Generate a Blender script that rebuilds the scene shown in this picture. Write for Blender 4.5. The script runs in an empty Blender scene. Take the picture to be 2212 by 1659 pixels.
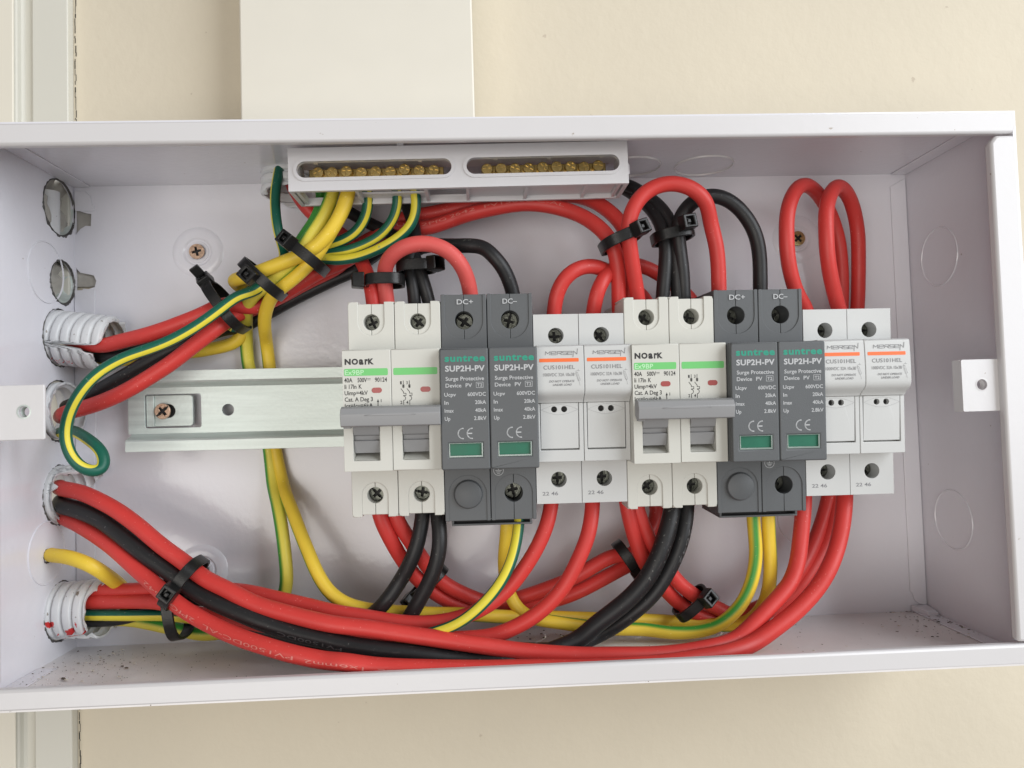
# Electrical enclosure with breakers, surge protectors and fuse holders, close-up.
# Box frame in millimetres: x right, y up, z out of the back panel towards the viewer.
import bpy, bmesh, math, random
from math import pi, sin, cos, radians
from mathutils import Vector, Matrix, noise
from mathutils.geometry import tessellate_polygon

C = bpy.context.scene.collection
scene = bpy.context.scene
MM = 0.001
S4 = Matrix(((1, 0, 0, 0), (0, 0, -1, 0), (0, 1, 0, 0), (0, 0, 0, 1)))   # box frame -> world axes

# ------------------------------------------------------------------ camera, light, exposure
cam_data = bpy.data.cameras.new('camera')
cam_data.sensor_width = 36.0
cam_data.lens = 36.0 * 1607.6 / 2212.0
cam_data.clip_start = 0.01
cam_data.clip_end = 50.0
cam = bpy.data.objects.new('camera', cam_data)
C.objects.link(cam)
RX, RY, RZ = 0.040861, -0.044624, -0.029595
cam_rot = Matrix.Rotation(RZ, 4, 'Z') @ Matrix.Rotation(RY, 4, 'Y') @ Matrix.Rotation(RX, 4, 'X')
cam.matrix_world = S4 @ Matrix.Translation(Vector((49.418, -5.211, 342.972)) * MM) @ cam_rot
scene.camera = cam

world = bpy.data.worlds.new('World')
scene.world = world
world.use_nodes = True
world.node_tree.nodes['Background'].inputs[0].default_value = (1.0, 0.97, 0.94, 1)
world.node_tree.nodes['Background'].inputs[1].default_value = 0.23

def area(name, loc, target, sx, sy, power, color):
    l = bpy.data.lights.new(name, 'AREA')
    l.shape = 'RECTANGLE'; l.size = sx; l.size_y = sy; l.energy = power; l.color = color
    o = bpy.data.objects.new(name, l)
    C.objects.link(o)
    p = S4 @ (Vector(loc) * MM); t = S4 @ (Vector(target) * MM)
    o.location = p
    o.rotation_euler = (t - p).to_track_quat('-Z', 'Y').to_euler()
    return o
area('window_light', (1250, 520, 950), (50, 0, 0), 1.2, 1.4, 25.5, (0.92, 0.96, 1.0))
area('room_light', (-380, -330, 1700), (50, 0, 0), 1.2, 1.0, 11.5, (1.0, 0.95, 0.885))

scene.view_settings.view_transform = 'Standard'
scene.view_settings.look = 'None'
scene.view_settings.exposure = 0.17
scene.view_settings.gamma = 1.0
scene.cycles.use_denoising = True
scene.cycles.max_bounces = 8
scene.cycles.diffuse_bounces = 5

# ------------------------------------------------------------------ materials
def mat(name, col, rough=0.5, metal=0.0, spec=0.5, var=0.06, vscale=60.0, bump=0.0, bscale=900.0,
        specks=None, coat=0.0, streak=None):
    m = bpy.data.materials.new(name); m.use_nodes = True
    nt = m.node_tree; N = nt.nodes; L = nt.links
    b = N['Principled BSDF']
    b.inputs['Roughness'].default_value = rough
    b.inputs['Metallic'].default_value = metal
    b.inputs['Specular IOR Level'].default_value = spec
    b.inputs['Coat Weight'].default_value = coat
    tc = N.new('ShaderNodeTexCoord')
    n = N.new('ShaderNodeTexNoise'); n.inputs['Scale'].default_value = vscale; n.inputs['Detail'].default_value = 5
    src = tc.outputs['Object']
    if streak:
        mp = N.new('ShaderNodeMapping'); mp.inputs['Scale'].default_value = streak
        L.new(src, mp.inputs[0]); L.new(mp.outputs[0], n.inputs[0])
    else:
        L.new(src, n.inputs[0])
    mx = N.new('ShaderNodeMix'); mx.data_type = 'RGBA'
    mx.inputs['A'].default_value = tuple(max(0, c * (1 - var)) for c in col) + (1,)
    mx.inputs['B'].default_value = tuple(min(1, c * (1 + var)) for c in col) + (1,)
    L.new(n.outputs['Fac'], mx.inputs['Factor'])
    out = mx.outputs['Result']
    if specks:
        scol, sscale, thr = specks
        v = N.new('ShaderNodeTexNoise'); v.inputs['Scale'].default_value = sscale; v.inputs['Detail'].default_value = 3
        L.new(tc.outputs['Object'], v.inputs[0])
        r = N.new('ShaderNodeMapRange'); r.inputs[1].default_value = thr; r.inputs[2].default_value = thr + 0.03
        L.new(v.outputs['Fac'], r.inputs[0])
        mx2 = N.new('ShaderNodeMix'); mx2.data_type = 'RGBA'
        mx2.inputs['B'].default_value = tuple(scol) + (1,)
        L.new(r.outputs[0], mx2.inputs['Factor']); L.new(out, mx2.inputs['A'])
        out = mx2.outputs['Result']
    L.new(out, b.inputs['Base Color'])
    rr = N.new('ShaderNodeMapRange'); rr.inputs[3].default_value = max(0.03, rough - 0.07); rr.inputs[4].default_value = rough + 0.07
    L.new(n.outputs['Fac'], rr.inputs[0]); L.new(rr.outputs[0], b.inputs['Roughness'])
    if bump:
        bn = N.new('ShaderNodeTexNoise'); bn.inputs['Scale'].default_value = bscale; bn.inputs['Detail'].default_value = 4
        L.new(tc.outputs['Object'], bn.inputs[0])
        bp = N.new('ShaderNodeBump'); bp.inputs['Strength'].default_value = bump; bp.inputs['Distance'].default_value = 0.0003
        L.new(bn.outputs['Fac'], bp.inputs['Height']); L.new(bp.outputs[0], b.inputs['Normal'])
    return m

DUST = (0.55, 0.52, 0.48)
M = {}
M['wall'] = mat('wall_paint', (0.635, 0.57, 0.45), 0.75, var=0.10, vscale=11, bump=0.9, bscale=190, specks=((0.52, 0.45, 0.35), 160, 0.75))
M['frame'] = mat('frame_paint', (0.64, 0.625, 0.555), 0.5, var=0.05, vscale=9)
M['frame_cream'] = mat('frame_cream', (0.74, 0.70, 0.60), 0.5, var=0.05, vscale=9)
M['trunk'] = mat('trunking_plastic', (0.72, 0.685, 0.60), 0.45, var=0.02)
M['box'] = mat('box_powder_coat', (0.75, 0.745, 0.79), 0.16, spec=0.55, var=0.03, vscale=20, bump=0.3, bscale=320, specks=((0.45, 0.41, 0.39), 330, 0.76))
M['floor'] = mat('box_floor_dusty', (0.76, 0.73, 0.72), 0.32, spec=0.5, var=0.14, vscale=55, bump=0.3, bscale=320, specks=((0.16, 0.12, 0.09), 620, 0.715))
M['lip'] = mat('box_lip_coat', (0.66, 0.645, 0.65), 0.30, var=0.03, vscale=20, bump=0.15, bscale=260, specks=((0.40, 0.35, 0.30), 300, 0.75))
M['zinc'] = mat('galvanised_steel', (0.60, 0.66, 0.63), 0.46, metal=0.45, var=0.30, vscale=260, bump=0.25, bscale=700, streak=(0.12, 1, 1.6))
M['brass'] = mat('brass', (0.58, 0.43, 0.17), 0.32, metal=0.9, var=0.12, vscale=300, bump=0.1, bscale=700)
M['zscrew'] = mat('yellow_zinc', (0.55, 0.47, 0.22), 0.32, metal=0.85, var=0.3, vscale=500, bump=0.3)
M['bscrew'] = mat('bronze_screw', (0.52, 0.36, 0.26), 0.32, metal=0.85, var=0.3, vscale=500, bump=0.3)
M['dscrew'] = mat('dark_screw', (0.10, 0.105, 0.09), 0.30, metal=0.8, var=0.5, vscale=700, bump=0.5)
M['slot'] = mat('slot_black', (0.008, 0.008, 0.008), 0.6)
M['ivory'] = mat('ivory_plastic', (0.60, 0.595, 0.545), 0.42, var=0.02, vscale=90, bump=0.06, bscale=1800)
M['white'] = mat('white_plastic', (0.565, 0.57, 0.56), 0.40, var=0.02, vscale=90, bump=0.06, bscale=1800)
M['barwhite'] = mat('bar_cover_plastic', (0.66, 0.65, 0.665), 0.38, var=0.02, vscale=90, bump=0.04, bscale=900)
M['grey'] = mat('grey_plastic', (0.100, 0.106, 0.111), 0.50, var=0.05, vscale=200, bump=0.22, bscale=2600, specks=((0.42, 0.42, 0.42), 900, 0.80))
M['handle'] = mat('handle_plastic', (0.285, 0.285, 0.29), 0.42, var=0.03, vscale=90, bump=0.10, bscale=2000)
M['green'] = mat('green_print', (0.16, 0.56, 0.17), 0.45, var=0.03)
M['orange'] = mat('orange_print', (0.86, 0.16, 0.035), 0.5, var=0.03)
M['ink'] = mat('black_ink', (0.02, 0.02, 0.022), 0.5)
M['inkgrey'] = mat('grey_ink', (0.20, 0.20, 0.21), 0.5)
M['inklight'] = mat('pale_ink', (0.50, 0.51, 0.52), 0.5)
M['inkteal'] = mat('teal_ink', (0.015, 0.30, 0.20), 0.5)
M['inkpale_green'] = mat('pale_green_ink', (0.48, 0.78, 0.48), 0.5)
M['redflag'] = mat('red_flag', (0.36, 0.075, 0.07), 0.35)
M['greenflag'] = mat('green_flag', (0.006, 0.125, 0.07), 0.45, var=0.2, vscale=160, specks=((0.3, 0.6, 0.45), 900, 0.78))
M['clear'] = mat('clear_edge', (0.25, 0.31, 0.28), 0.15, spec=0.8)
M['black'] = mat('tie_nylon', (0.008, 0.008, 0.008), 0.33, spec=0.4, var=0.2, bump=0.25, bscale=1500, specks=((0.25, 0.24, 0.22), 900, 0.79))
M['conduit'] = mat('conduit_pvc', (0.66, 0.67, 0.68), 0.36, var=0.10, vscale=120, bump=0.2, bscale=500, specks=((0.22, 0.19, 0.16), 300, 0.69))
M['tornedge'] = mat('torn_steel_edge', (0.10, 0.095, 0.09), 0.5, metal=0.4, var=0.6, vscale=900, bump=0.8, bscale=900)
M['redpaint'] = mat('red_marker', (0.55, 0.02, 0.02), 0.4)
M['plaster'] = mat('grey_sealant', (0.42, 0.40, 0.36), 0.8, var=0.5, vscale=130, bump=1.0, bscale=260)
M['debris_dark'] = mat('debris_dark', (0.10, 0.075, 0.055), 0.8, var=0.4)
M['debris_pale'] = mat('debris_pale', (0.55, 0.50, 0.42), 0.8, var=0.2)
M['print'] = mat('cable_print', (0.66, 0.20, 0.17), 0.5)
M['printdark'] = mat('cable_print_dark', (0.09, 0.09, 0.09), 0.5)

def cable_mat(name, col, rough=0.42, dust=0.55, col2=None, center=0.1, half=0.1, soft=0.012):
    """Insulation; the second colour is a stripe running along the wire (u = angle round the wire)."""
    m = bpy.data.materials.new(name); m.use_nodes = True
    nt = m.node_tree; N = nt.nodes; L = nt.links
    b = N['Principled BSDF']; b.inputs['Roughness'].default_value = rough
    b.inputs['Specular IOR Level'].default_value = 0.42
    tc = N.new('ShaderNodeTexCoord')
    n = N.new('ShaderNodeTexNoise'); n.inputs['Scale'].default_value = 90; n.inputs['Detail'].default_value = 5
    L.new(tc.outputs['Object'], n.inputs[0])
    mx = N.new('ShaderNodeMix'); mx.data_type = 'RGBA'
    mx.inputs['A'].default_value = tuple(c * 0.90 for c in col) + (1,)
    mx.inputs['B'].default_value = tuple(min(1, c * 1.08) for c in col) + (1,)
    L.new(n.outputs['Fac'], mx.inputs['Factor'])
    out = mx.outputs['Result']
    if col2:
        sp = N.new('ShaderNodeSeparateXYZ'); L.new(tc.outputs['UV'], sp.inputs[0])
        a = N.new('ShaderNodeMath'); a.operation = 'ADD'; a.inputs[1].default_value = 10.5 - center
        L.new(sp.outputs['X'], a.inputs[0])
        f = N.new('ShaderNodeMath'); f.operation = 'FRACT'; L.new(a.outputs[0], f.inputs[0])
        s = N.new('ShaderNodeMath'); s.operation = 'SUBTRACT'; s.inputs[1].default_value = 0.5; L.new(f.outputs[0], s.inputs[0])
        ab = N.new('ShaderNodeMath'); ab.operation = 'ABSOLUTE'; L.new(s.outputs[0], ab.inputs[0])
        r = N.new('ShaderNodeMapRange'); r.interpolation_type = 'SMOOTHSTEP'
        r.inputs[1].default_value = half - soft; r.inputs[2].default_value = half + soft
        r.inputs[3].default_value = 1; r.inputs[4].default_value = 0
        L.new(ab.outputs[0], r.inputs[0])
        m2 = N.new('ShaderNodeMix'); m2.data_type = 'RGBA'; m2.inputs['B'].default_value = tuple(col2) + (1,)
        L.new(r.outputs[0], m2.inputs['Factor']); L.new(out, m2.inputs['A']); out = m2.outputs['Result']
    # dust grains and scuffs
    v = N.new('ShaderNodeTexNoise'); v.inputs['Scale'].default_value = 850; v.inputs['Detail'].default_value = 2
    L.new(tc.outputs['Object'], v.inputs[0])
    v2 = N.new('ShaderNodeTexNoise'); v2.inputs['Scale'].default_value = 25; L.new(tc.outputs['Object'], v2.inputs[0])
    sm = N.new('ShaderNodeMath'); sm.operation = 'MULTIPLY_ADD'; sm.inputs[1].default_value = 0.23
    L.new(v2.outputs['Fac'], sm.inputs[0]); L.new(v.outputs['Fac'], sm.inputs[2])
    r2 = N.new('ShaderNodeMapRange'); r2.inputs[1].default_value = 0.83; r2.inputs[2].default_value = 0.87; r2.inputs[4].default_value = dust
    L.new(sm.outputs[0], r2.inputs[0])
    m3 = N.new('ShaderNodeMix'); m3.data_type = 'RGBA'
    m3.inputs['B'].default_value = (min(1, col[0] + 0.22), min(1, col[1] + 0.22), min(1, col[2] + 0.20), 1)
    L.new(r2.outputs[0], m3.inputs['Factor']); L.new(out, m3.inputs['A'])
    mp = N.new('ShaderNodeMapping'); mp.inputs['Scale'].default_value = (9, 1.1, 1); L.new(tc.outputs['UV'], mp.inputs[0])
    sc = N.new('ShaderNodeTexNoise'); sc.inputs['Scale'].default_value = 1.6; sc.inputs['Detail'].default_value = 6; sc.inputs['Roughness'].default_value = 0.7
    L.new(mp.outputs[0], sc.inputs[0])
    r3 = N.new('ShaderNodeMapRange'); r3.inputs[1].default_value = 0.60; r3.inputs[2].default_value = 0.78; r3.inputs[4].default_value = 0.55
    L.new(sc.outputs['Fac'], r3.inputs[0])
    m4 = N.new('ShaderNodeMix'); m4.data_type = 'RGBA'
    m4.inputs['B'].default_value = (min(1, col[0] + 0.13), min(1, col[1] + 0.10), min(1, col[2] + 0.09), 1)
    L.new(r3.outputs[0], m4.inputs['Factor']); L.new(m3.outputs['Result'], m4.inputs['A'])
    L.new(m4.outputs['Result'], b.inputs['Base Color'])
    r4 = N.new('ShaderNodeMapRange'); r4.inputs[3].default_value = rough - 0.10; r4.inputs[4].default_value = rough + 0.16
    L.new(sc.outputs['Fac'], r4.inputs[0]); L.new(r4.outputs[0], b.inputs['Roughness'])
    bn = N.new('ShaderNodeTexNoise'); bn.inputs['Scale'].default_value = 260; bn.inputs['Detail'].default_value = 3
    L.new(tc.outputs['Object'], bn.inputs[0])
    bp = N.new('ShaderNodeBump'); bp.inputs['Strength'].default_value = 0.25; bp.inputs['Distance'].default_value = 0.0003
    L.new(bn.outputs['Fac'], bp.inputs['Height']); L.new(bp.outputs[0], b.inputs['Normal'])
    return m
YEL = (0.82, 0.58, 0.05); LEM = (0.74, 0.63, 0.05); DG = (0.006, 0.105, 0.068); LG = (0.05, 0.30, 0.04)
CM = {
    'red': cable_mat('red_insulation', (0.60, 0.045, 0.038)),
    'pink': cable_mat('faded_red_insulation', (0.66, 0.095, 0.085), 0.5),
    'black': cable_mat('black_insulation', (0.013, 0.013, 0.014), 0.42, 0.4),
    'yellow': cable_mat('yellow_insulation', YEL),
    'earthyellow': cable_mat('yellow_green_edge', YEL, col2=LG, center=0.21, half=0.075, soft=0.05),
    'earthmix': cable_mat('yellow_green_wide', (0.74, 0.63, 0.08), col2=LG, center=0.20, half=0.12, soft=0.05),
    'earthgreen': cable_mat('green_wide', LEM, col2=LG, center=0.0, half=0.2, soft=0.03),
    'earthdark': cable_mat('dark_green_yellow_stripe', DG, col2=LEM, center=0.12, half=0.068),
    'earthdark2': cable_mat('lemon_dark_green_edge', DG, col2=LEM, center=0.0, half=0.125),
}

# ------------------------------------------------------------------ mesh tools
class MB:
    def __init__(s): s.v = []; s.f = []; s.m = []; s.uv = None; s.clean = False
    def add(s, vs, fs, mi=0):
        o = len(s.v); s.v += [tuple(p) for p in vs]; s.f += [tuple(i + o for i in f) for f in fs]; s.m += [mi] * len(fs)
        return s
    def box(s, x0, x1, y0, y1, z0, z1, mi=0):
        vs = [(x, y, z) for x in (x0, x1) for y in (y0, y1) for z in (z0, z1)]
        return s.add(vs, [(0, 1, 3, 2), (4, 6, 7, 5), (0, 4, 5, 1), (2, 3, 7, 6), (0, 2, 6, 4), (1, 5, 7, 3)], mi)
    def plate(s, outer, z0, z1, holes=(), mi=0, fn=None):
        s.clean = True
        loops = [list(outer)] + [list(h) for h in holes]
        tris = tessellate_polygon([[Vector((p[0], p[1], 0)) for p in l] for l in loops])
        pts = [p for l in loops for p in l]; n = len(pts)
        vs = [(p[0], p[1], z0) for p in pts] + [(p[0], p[1], z1) for p in pts]
        fs = []
        for t in tris:
            a, b, c = (pts[i] for i in t)
            ar = (b[0] - a[0]) * (c[1] - a[1]) - (b[1] - a[1]) * (c[0] - a[0])
            if abs(ar) < 1e-9: continue
            if ar < 0: t = (t[0], t[2], t[1])
            fs.append(tuple(i + n for i in t)); fs.append((t[0], t[2], t[1]))
        o = 0
        for l in loops:
            k = len(l)
            for i in range(k): fs.append((o + i, o + (i + 1) % k, n + o + (i + 1) % k, n + o + i))
            o += k
        if fn: vs = [fn(*p) for p in vs]
        return s.add(vs, fs, mi)
    def prism_x(s, prof, x0, x1, mi=0):
        """Side profile in (y, z), run along x."""
        return s.plate(prof, x0, x1, mi=mi, fn=lambda a, b, c: (c, a, b))
    def lathe(s, prof, cx, cy, seg=40, mi=0, fn=None, cap=True):
        """Profile (r, z) turned about the z axis at (cx, cy)."""
        vs = []; fs = []; k = len(prof)
        for i in range(seg):
            a = 2 * pi * i / seg
            vs += [(cx + r * cos(a), cy + r * sin(a), z) for r, z in prof]
        for i in range(seg):
            j = (i + 1) % seg
            for q in range(k - 1): fs.append((i * k + q, j * k + q, j * k + q + 1, i * k + q + 1))
        if cap and prof[-1][0] > 1e-6: fs.append(tuple(i * k + k - 1 for i in range(seg)))
        if fn: vs = [fn(*p) for p in vs]
        return s.add(vs, fs, mi)
    def mesh(s, name, mats, angle=32):
        me = bpy.data.meshes.new(name)
        me.from_pydata([(x * MM, -z * MM, y * MM) for x, y, z in s.v], [], s.f)
        for q in mats: me.materials.append(q)
        me.polygons.foreach_set('material_index', s.m)
        if s.uv:
            l = me.uv_layers.new(name='UVMap')
            l.data.foreach_set('uv', [c for f in s.uv for p in f for c in p])
        b = bmesh.new(); b.from_mesh(me)
        if not s.uv and s.clean:
            bmesh.ops.dissolve_limit(b, angle_limit=radians(0.3), use_dissolve_boundaries=False, verts=b.verts, edges=b.edges, delimit={'MATERIAL'})
        bmesh.ops.recalc_face_normals(b, faces=b.faces)
        b.to_mesh(me); b.free()
        me.polygons.foreach_set('use_smooth', [True] * len(me.polygons))
        me.set_sharp_from_angle(angle=radians(angle))
        me.update()
        return me

def tag(o, label=None, cat=None, group=None, kind=None):
    if label: o['label'] = label
    if cat: o['category'] = cat
    if group: o['group'] = group
    if kind: o['kind'] = kind
    return o
def link(me, name, parent=None, bev=0.0, seg=2):
    o = bpy.data.objects.new(name, me); C.objects.link(o)
    if parent: o.parent = parent
    if bev:
        b = o.modifiers.new('edge', 'BEVEL'); b.width = bev * MM; b.segments = seg; b.limit_method = 'ANGLE'
        b.angle_limit = radians(40); b.use_clamp_overlap = True; b.harden_normals = False
    return o
def obj(name, mb, mats, parent=None, bev=0.0, seg=2, angle=32):
    if not isinstance(mats, (list, tuple)): mats = [mats]
    return link(mb.mesh(name, mats, angle), name, parent, bev, seg)
def empty(name, label, cat, group=None, at=(0, 0, 0)):
    o = bpy.data.objects.new(name, None); C.objects.link(o)
    o.empty_display_size = 0.01
    o.location = (at[0] * MM, -at[2] * MM, at[1] * MM)
    return tag(o, label, cat, group)
def copy_tree(o, parent=None):
    c = o.copy(); C.objects.link(c)
    if parent: c.parent = parent
    for ch in list(o.children): copy_tree(ch, c)
    return c

def circ(cx, cy, r, n=28, a0=0.0, a1=2 * pi):
    full = abs(a1 - a0 - 2 * pi) < 1e-6
    k = n if full else n + 1
    return [(cx + r * cos(a0 + (a1 - a0) * i / n), cy + r * sin(a0 + (a1 - a0) * i / n)) for i in range(k)]
def rrect(x0, x1, y0, y1, r, n=6):
    out = []
    for cx, cy, a in ((x1 - r, y1 - r, 0), (x0 + r, y1 - r, pi / 2), (x0 + r, y0 + r, pi), (x1 - r, y0 + r, 3 * pi / 2)):
        out += circ(cx, cy, r, n, a, a + pi / 2)
    return out
def plus(cx, cy, a, w, rot=0.0):
    p = [(w, w), (w, a), (-w, a), (-w, w), (-a, w), (-a, -w), (-w, -w), (-w, -a), (w, -a), (w, -w), (a, -w), (a, w)]
    return [(cx + x * cos(rot) - y * sin(rot), cy + x * sin(rot) + y * cos(rot)) for x, y in p]
def screw(mb, cx, cy, r, z, rot, mi=0, mslot=1, slot=True, deep=1.2, fn=None, cross=(0.62, 0.17)):
    """Pan head with a cross recess and a slot."""
    mb.plate(circ(cx, cy, r, 32), z - 0.9, z, [plus(cx, cy, r * cross[0], r * cross[1], rot)], mi, fn)
    mb.plate(circ(cx, cy, r * 0.93, 32), z - 2.2, z - deep, mi=mslot, fn=fn)
    if slot:
        for s in (0, pi):
            a = rot + s
            ux, uy = cos(a), sin(a); px, py = -uy, ux; w = r * 0.14
            q = [(cx + ux * d + px * e, cy + uy * d + py * e) for d, e in ((r * 0.62, -w), (r * 0.97, -w), (r * 0.97, w), (r * 0.62, w))]
            mb.plate(q, z - 0.3, z + 0.03, mi=mslot, fn=fn)

# ---- lettering: outline text turned into flat meshes in millimetres
_tc = {}
def text_polys(body, bold=0.0, space=1.0):
    key = (body, bold, space)
    if key not in _tc:
        cu = bpy.data.curves.new('lettering', 'FONT'); cu.body = body; cu.size = 1.0; cu.resolution_u = 3; cu.space_character = space
        cu.offset = bold; cu.fill_mode = 'FRONT'
        o = bpy.data.objects.new('lettering', cu); C.objects.link(o)
        dg = bpy.context.evaluated_depsgraph_get(); dg.update()
        me = bpy.data.meshes.new_from_object(o.evaluated_get(dg))
        vs = [(v.co.x, v.co.y) for v in me.vertices]; fs = [tuple(p.vertices) for p in me.polygons]
        bpy.data.objects.remove(o); bpy.data.meshes.remove(me); bpy.data.curves.remove(cu)
        xs = [v[0] for v in vs] or [0, 1]
        _tc[key] = (vs, fs, min(xs), max(xs))
    return _tc[key]
def write(mb, body, x0, y0, width, cap, z, bold=0.014, mi=0, shear=0.0, fn=None, space=1.0):
    """Text starting at x0 with baseline y0, total width and cap height in mm."""
    vs, fs, a, b = text_polys(body, bold, space)
    k = width / (b - a); h = cap / 0.729
    pts = [(x0 + (x - a) * k + shear * y * h, y0 + y * h, z) for x, y in vs]
    if fn: pts = [fn(*p) for p in pts]
    mb.add(pts, fs, mi)
def stroke(mb, pts, w, z, mi=0):
    """Polyline drawn as flat quads of width w."""
    for i in range(len(pts) - 1):
        (ax, ay), (bx, by) = pts[i], pts[i + 1]
        d = math.hypot(bx - ax, by - ay) or 1e-6; ux, uy = (bx - ax) / d, (by - ay) / d; e = w / 2
        px, py = -uy * e, ux * e
        ax -= ux * e * 0.6; ay -= uy * e * 0.6; bx += ux * e * 0.6; by += uy * e * 0.6
        mb.add([(ax + px, ay + py, z), (ax - px, ay - py, z), (bx - px, by - py, z), (bx + px, by + py, z)], [(0, 1, 2, 3)], mi)
def flat(mb, poly, z, mi=0):
    mb.add([(x, y, z) for x, y in poly], [tuple(range(len(poly)))], mi)

# ------------------------------------------------------------------ wall and what is fixed to it
XL, XR, YB, YT, ZF = -131.6, 256.2, -103.0, 103.6, 71.8
w = MB(); w.box(-900, 900, -700, 700, -30, -3)
tag(obj('wall', w, M['wall']), kind='structure')

t = empty('wall_trunking', 'wide cream white plastic duct running up the wall above the enclosure', 'cable duct', at=(0, 110, 0))
b = MB(); b.plate([(-50.4, 0), (51.4, 0), (51.4, 400), (-50.4, 400)], 17, 19.5); b.box(-50.4, -48.6, 0, 400, -3, 17.0); b.box(49.6, 51.4, 0, 400, -3, 17.0)
for q in b.v: pass
b.v = [(x, y - 6, z) for x, y, z in b.v]
obj('cover', b, M['trunk'], t, 0.8)

t = empty('door_frame', 'pale moulded frame with a groove, left of the enclosure on the wall', 'door frame', at=(-150, 0, 0))
def shift(mb, dx=0, dy=0, dz=0): mb.v = [(x + dx, y + dy, z + dz) for x, y, z in mb.v]; return mb
b = MB(); b.prism_x([(0, 0), (1, 0), (1, 1), (0, 1)], 0, 1); b = MB()
prof = [(-132.8, -3), (-132.8, 2.0), (-148.2, 2.0), (-149.2, 1.2), (-149.8, -0.6), (-153.2, -0.8), (-154.3, 0.4), (-154.6, 3.0), (-156, 3.8), (-190, 3.8), (-190, -3)]
b.plate(prof, -500, 500, fn=lambda x, z, y: (x, y, z)); shift(b, 150)
obj('moulding', b, M['frame'], t, 0.5)
b = MB(); b.box(-190, -155.2, -500, 500, 3.85, 5.0); shift(b, 150)
obj('outer_board', b, M['frame_cream'], t, 0.5)
b = MB()
random.seed(4)
y = -420
while y < 420:
    h = random.uniform(0.6, 4); x = -132.1 + random.uniform(-0.3, 0.3)
    b.box(x, x + random.uniform(0.12, 0.4), y, y + h, -3.0, -2.85); y += h + random.choice((-0.3, 0.0, 0.3, 1.2))
shift(b, 150)
obj('paint_crack', b, M['slot'], t)

# ------------------------------------------------------------------ enclosure
enc = empty('electrical_enclosure', 'open white sheet metal electrical box that holds the devices and cables', 'electrical box', at=(62, 0, 0))
def eobj(name, mb, m, bev=0.0, parent=enc, label=None):
    o = obj(name, shift(mb, -62), m, parent, bev)
    if label: o['label'] = label
    return o
T = 1.2
def arc_slot(cx, cz, r, a0, a1, wdt):
    return circ(cx, cz, r + wdt / 2, 14, a0, a1) + circ(cx, cz, r - wdt / 2, 14, a0, a1)[::-1]
b = MB()
b.plate([(XL, YB), (XR, YB), (XR, YT), (XL, YT)], -T, 0,
        [[(-130.9, 94), (-128.6, 92.2), (-126, 91.3), (-123.9, 91.0), (-124.1, 85.4), (-126.4, 85.6), (-128.8, 84.2), (-130.9, 81.5)], [(-130.9, 66.5), (-129, 64.2), (-126, 63.6), (-123, 62.8), (-121.9, 60.4), (-122.6, 57.6), (-125.4, 56.6), (-127.6, 56.9), (-129.4, 54.8), (-130.9, 51)]])
eobj('back_panel', b, M['box'])
b = MB()
YH = [90.8, 58.2, 33.5, 1.8, -34.5, -84.0]
def hole_poly(cy, r=12.4, cz=11.6, n=40, rag=0.35, seed=0):
    out = []
    for i in range(n):
        a = 2 * pi * i / n; rr = r * (1 + rag * 0.06 * noise.noise(Vector((cos(a) * 2.2 + seed, sin(a) * 2.2, seed))))
        out.append((cy + rr * cos(a), max(0.35, cz + rr * sin(a))))
    return out
holes = []
for i, y in enumerate(YH):
    hr = 12.4 if i != 1 else 9.6
    holes.append(hole_poly(y, hr if i != 5 else 12.2, 11.6 if i != 1 else 9.4, seed=i * 3.1, rag=0.5 if i < 2 else 1.2))
holes[0] = [(min(y, 102.9), z) for y, z in holes[0]]
holes[3] = hole_poly(1.8, 12.9, 12.6, seed=8, rag=1.5)
holes[5] = [(max(y, -96.6), z) for y, z in holes[5]]
holes.append(circ(-58.8, 22.0, 2.6, 16))
b.plate([(YB, 0), (YT, 0), (YT, ZF - 0.2), (YB, ZF - 0.2)], XL - T, XL, holes, fn=lambda y, z, x: (x, y, z))
eobj('left_wall', b, M['box'])
b = MB(); b.box(XR, XR + T, YB, YT, 0, ZF - 0.2); eobj('right_wall', b, M['box'])
b = MB(); b.box(XL - T, XR + T, YT, YT + T, -T, ZF - 0.2); eobj('top_wall', b, M['box'])
b = MB()
b.plate([(XL - T, -T), (XR + T, -T), (XR + T, ZF - 0.2), (XL - T, ZF - 0.2)], YB - T, YB,
        [arc_slot(64, 12.5, 12.0, radians(-5), radians(60), 0.7), arc_slot(95, 12.5, 12.0, radians(150), radians(180), 0.7),
         arc_slot(108, 12.5, 12.0, radians(38), radians(60), 0.8), arc_slot(141, 14.5, 12.6, radians(22), radians(50), 0.9)],
        fn=lambda x, z, y: (x, y, z))
eobj('bottom_wall', b, M['floor'])
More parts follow.
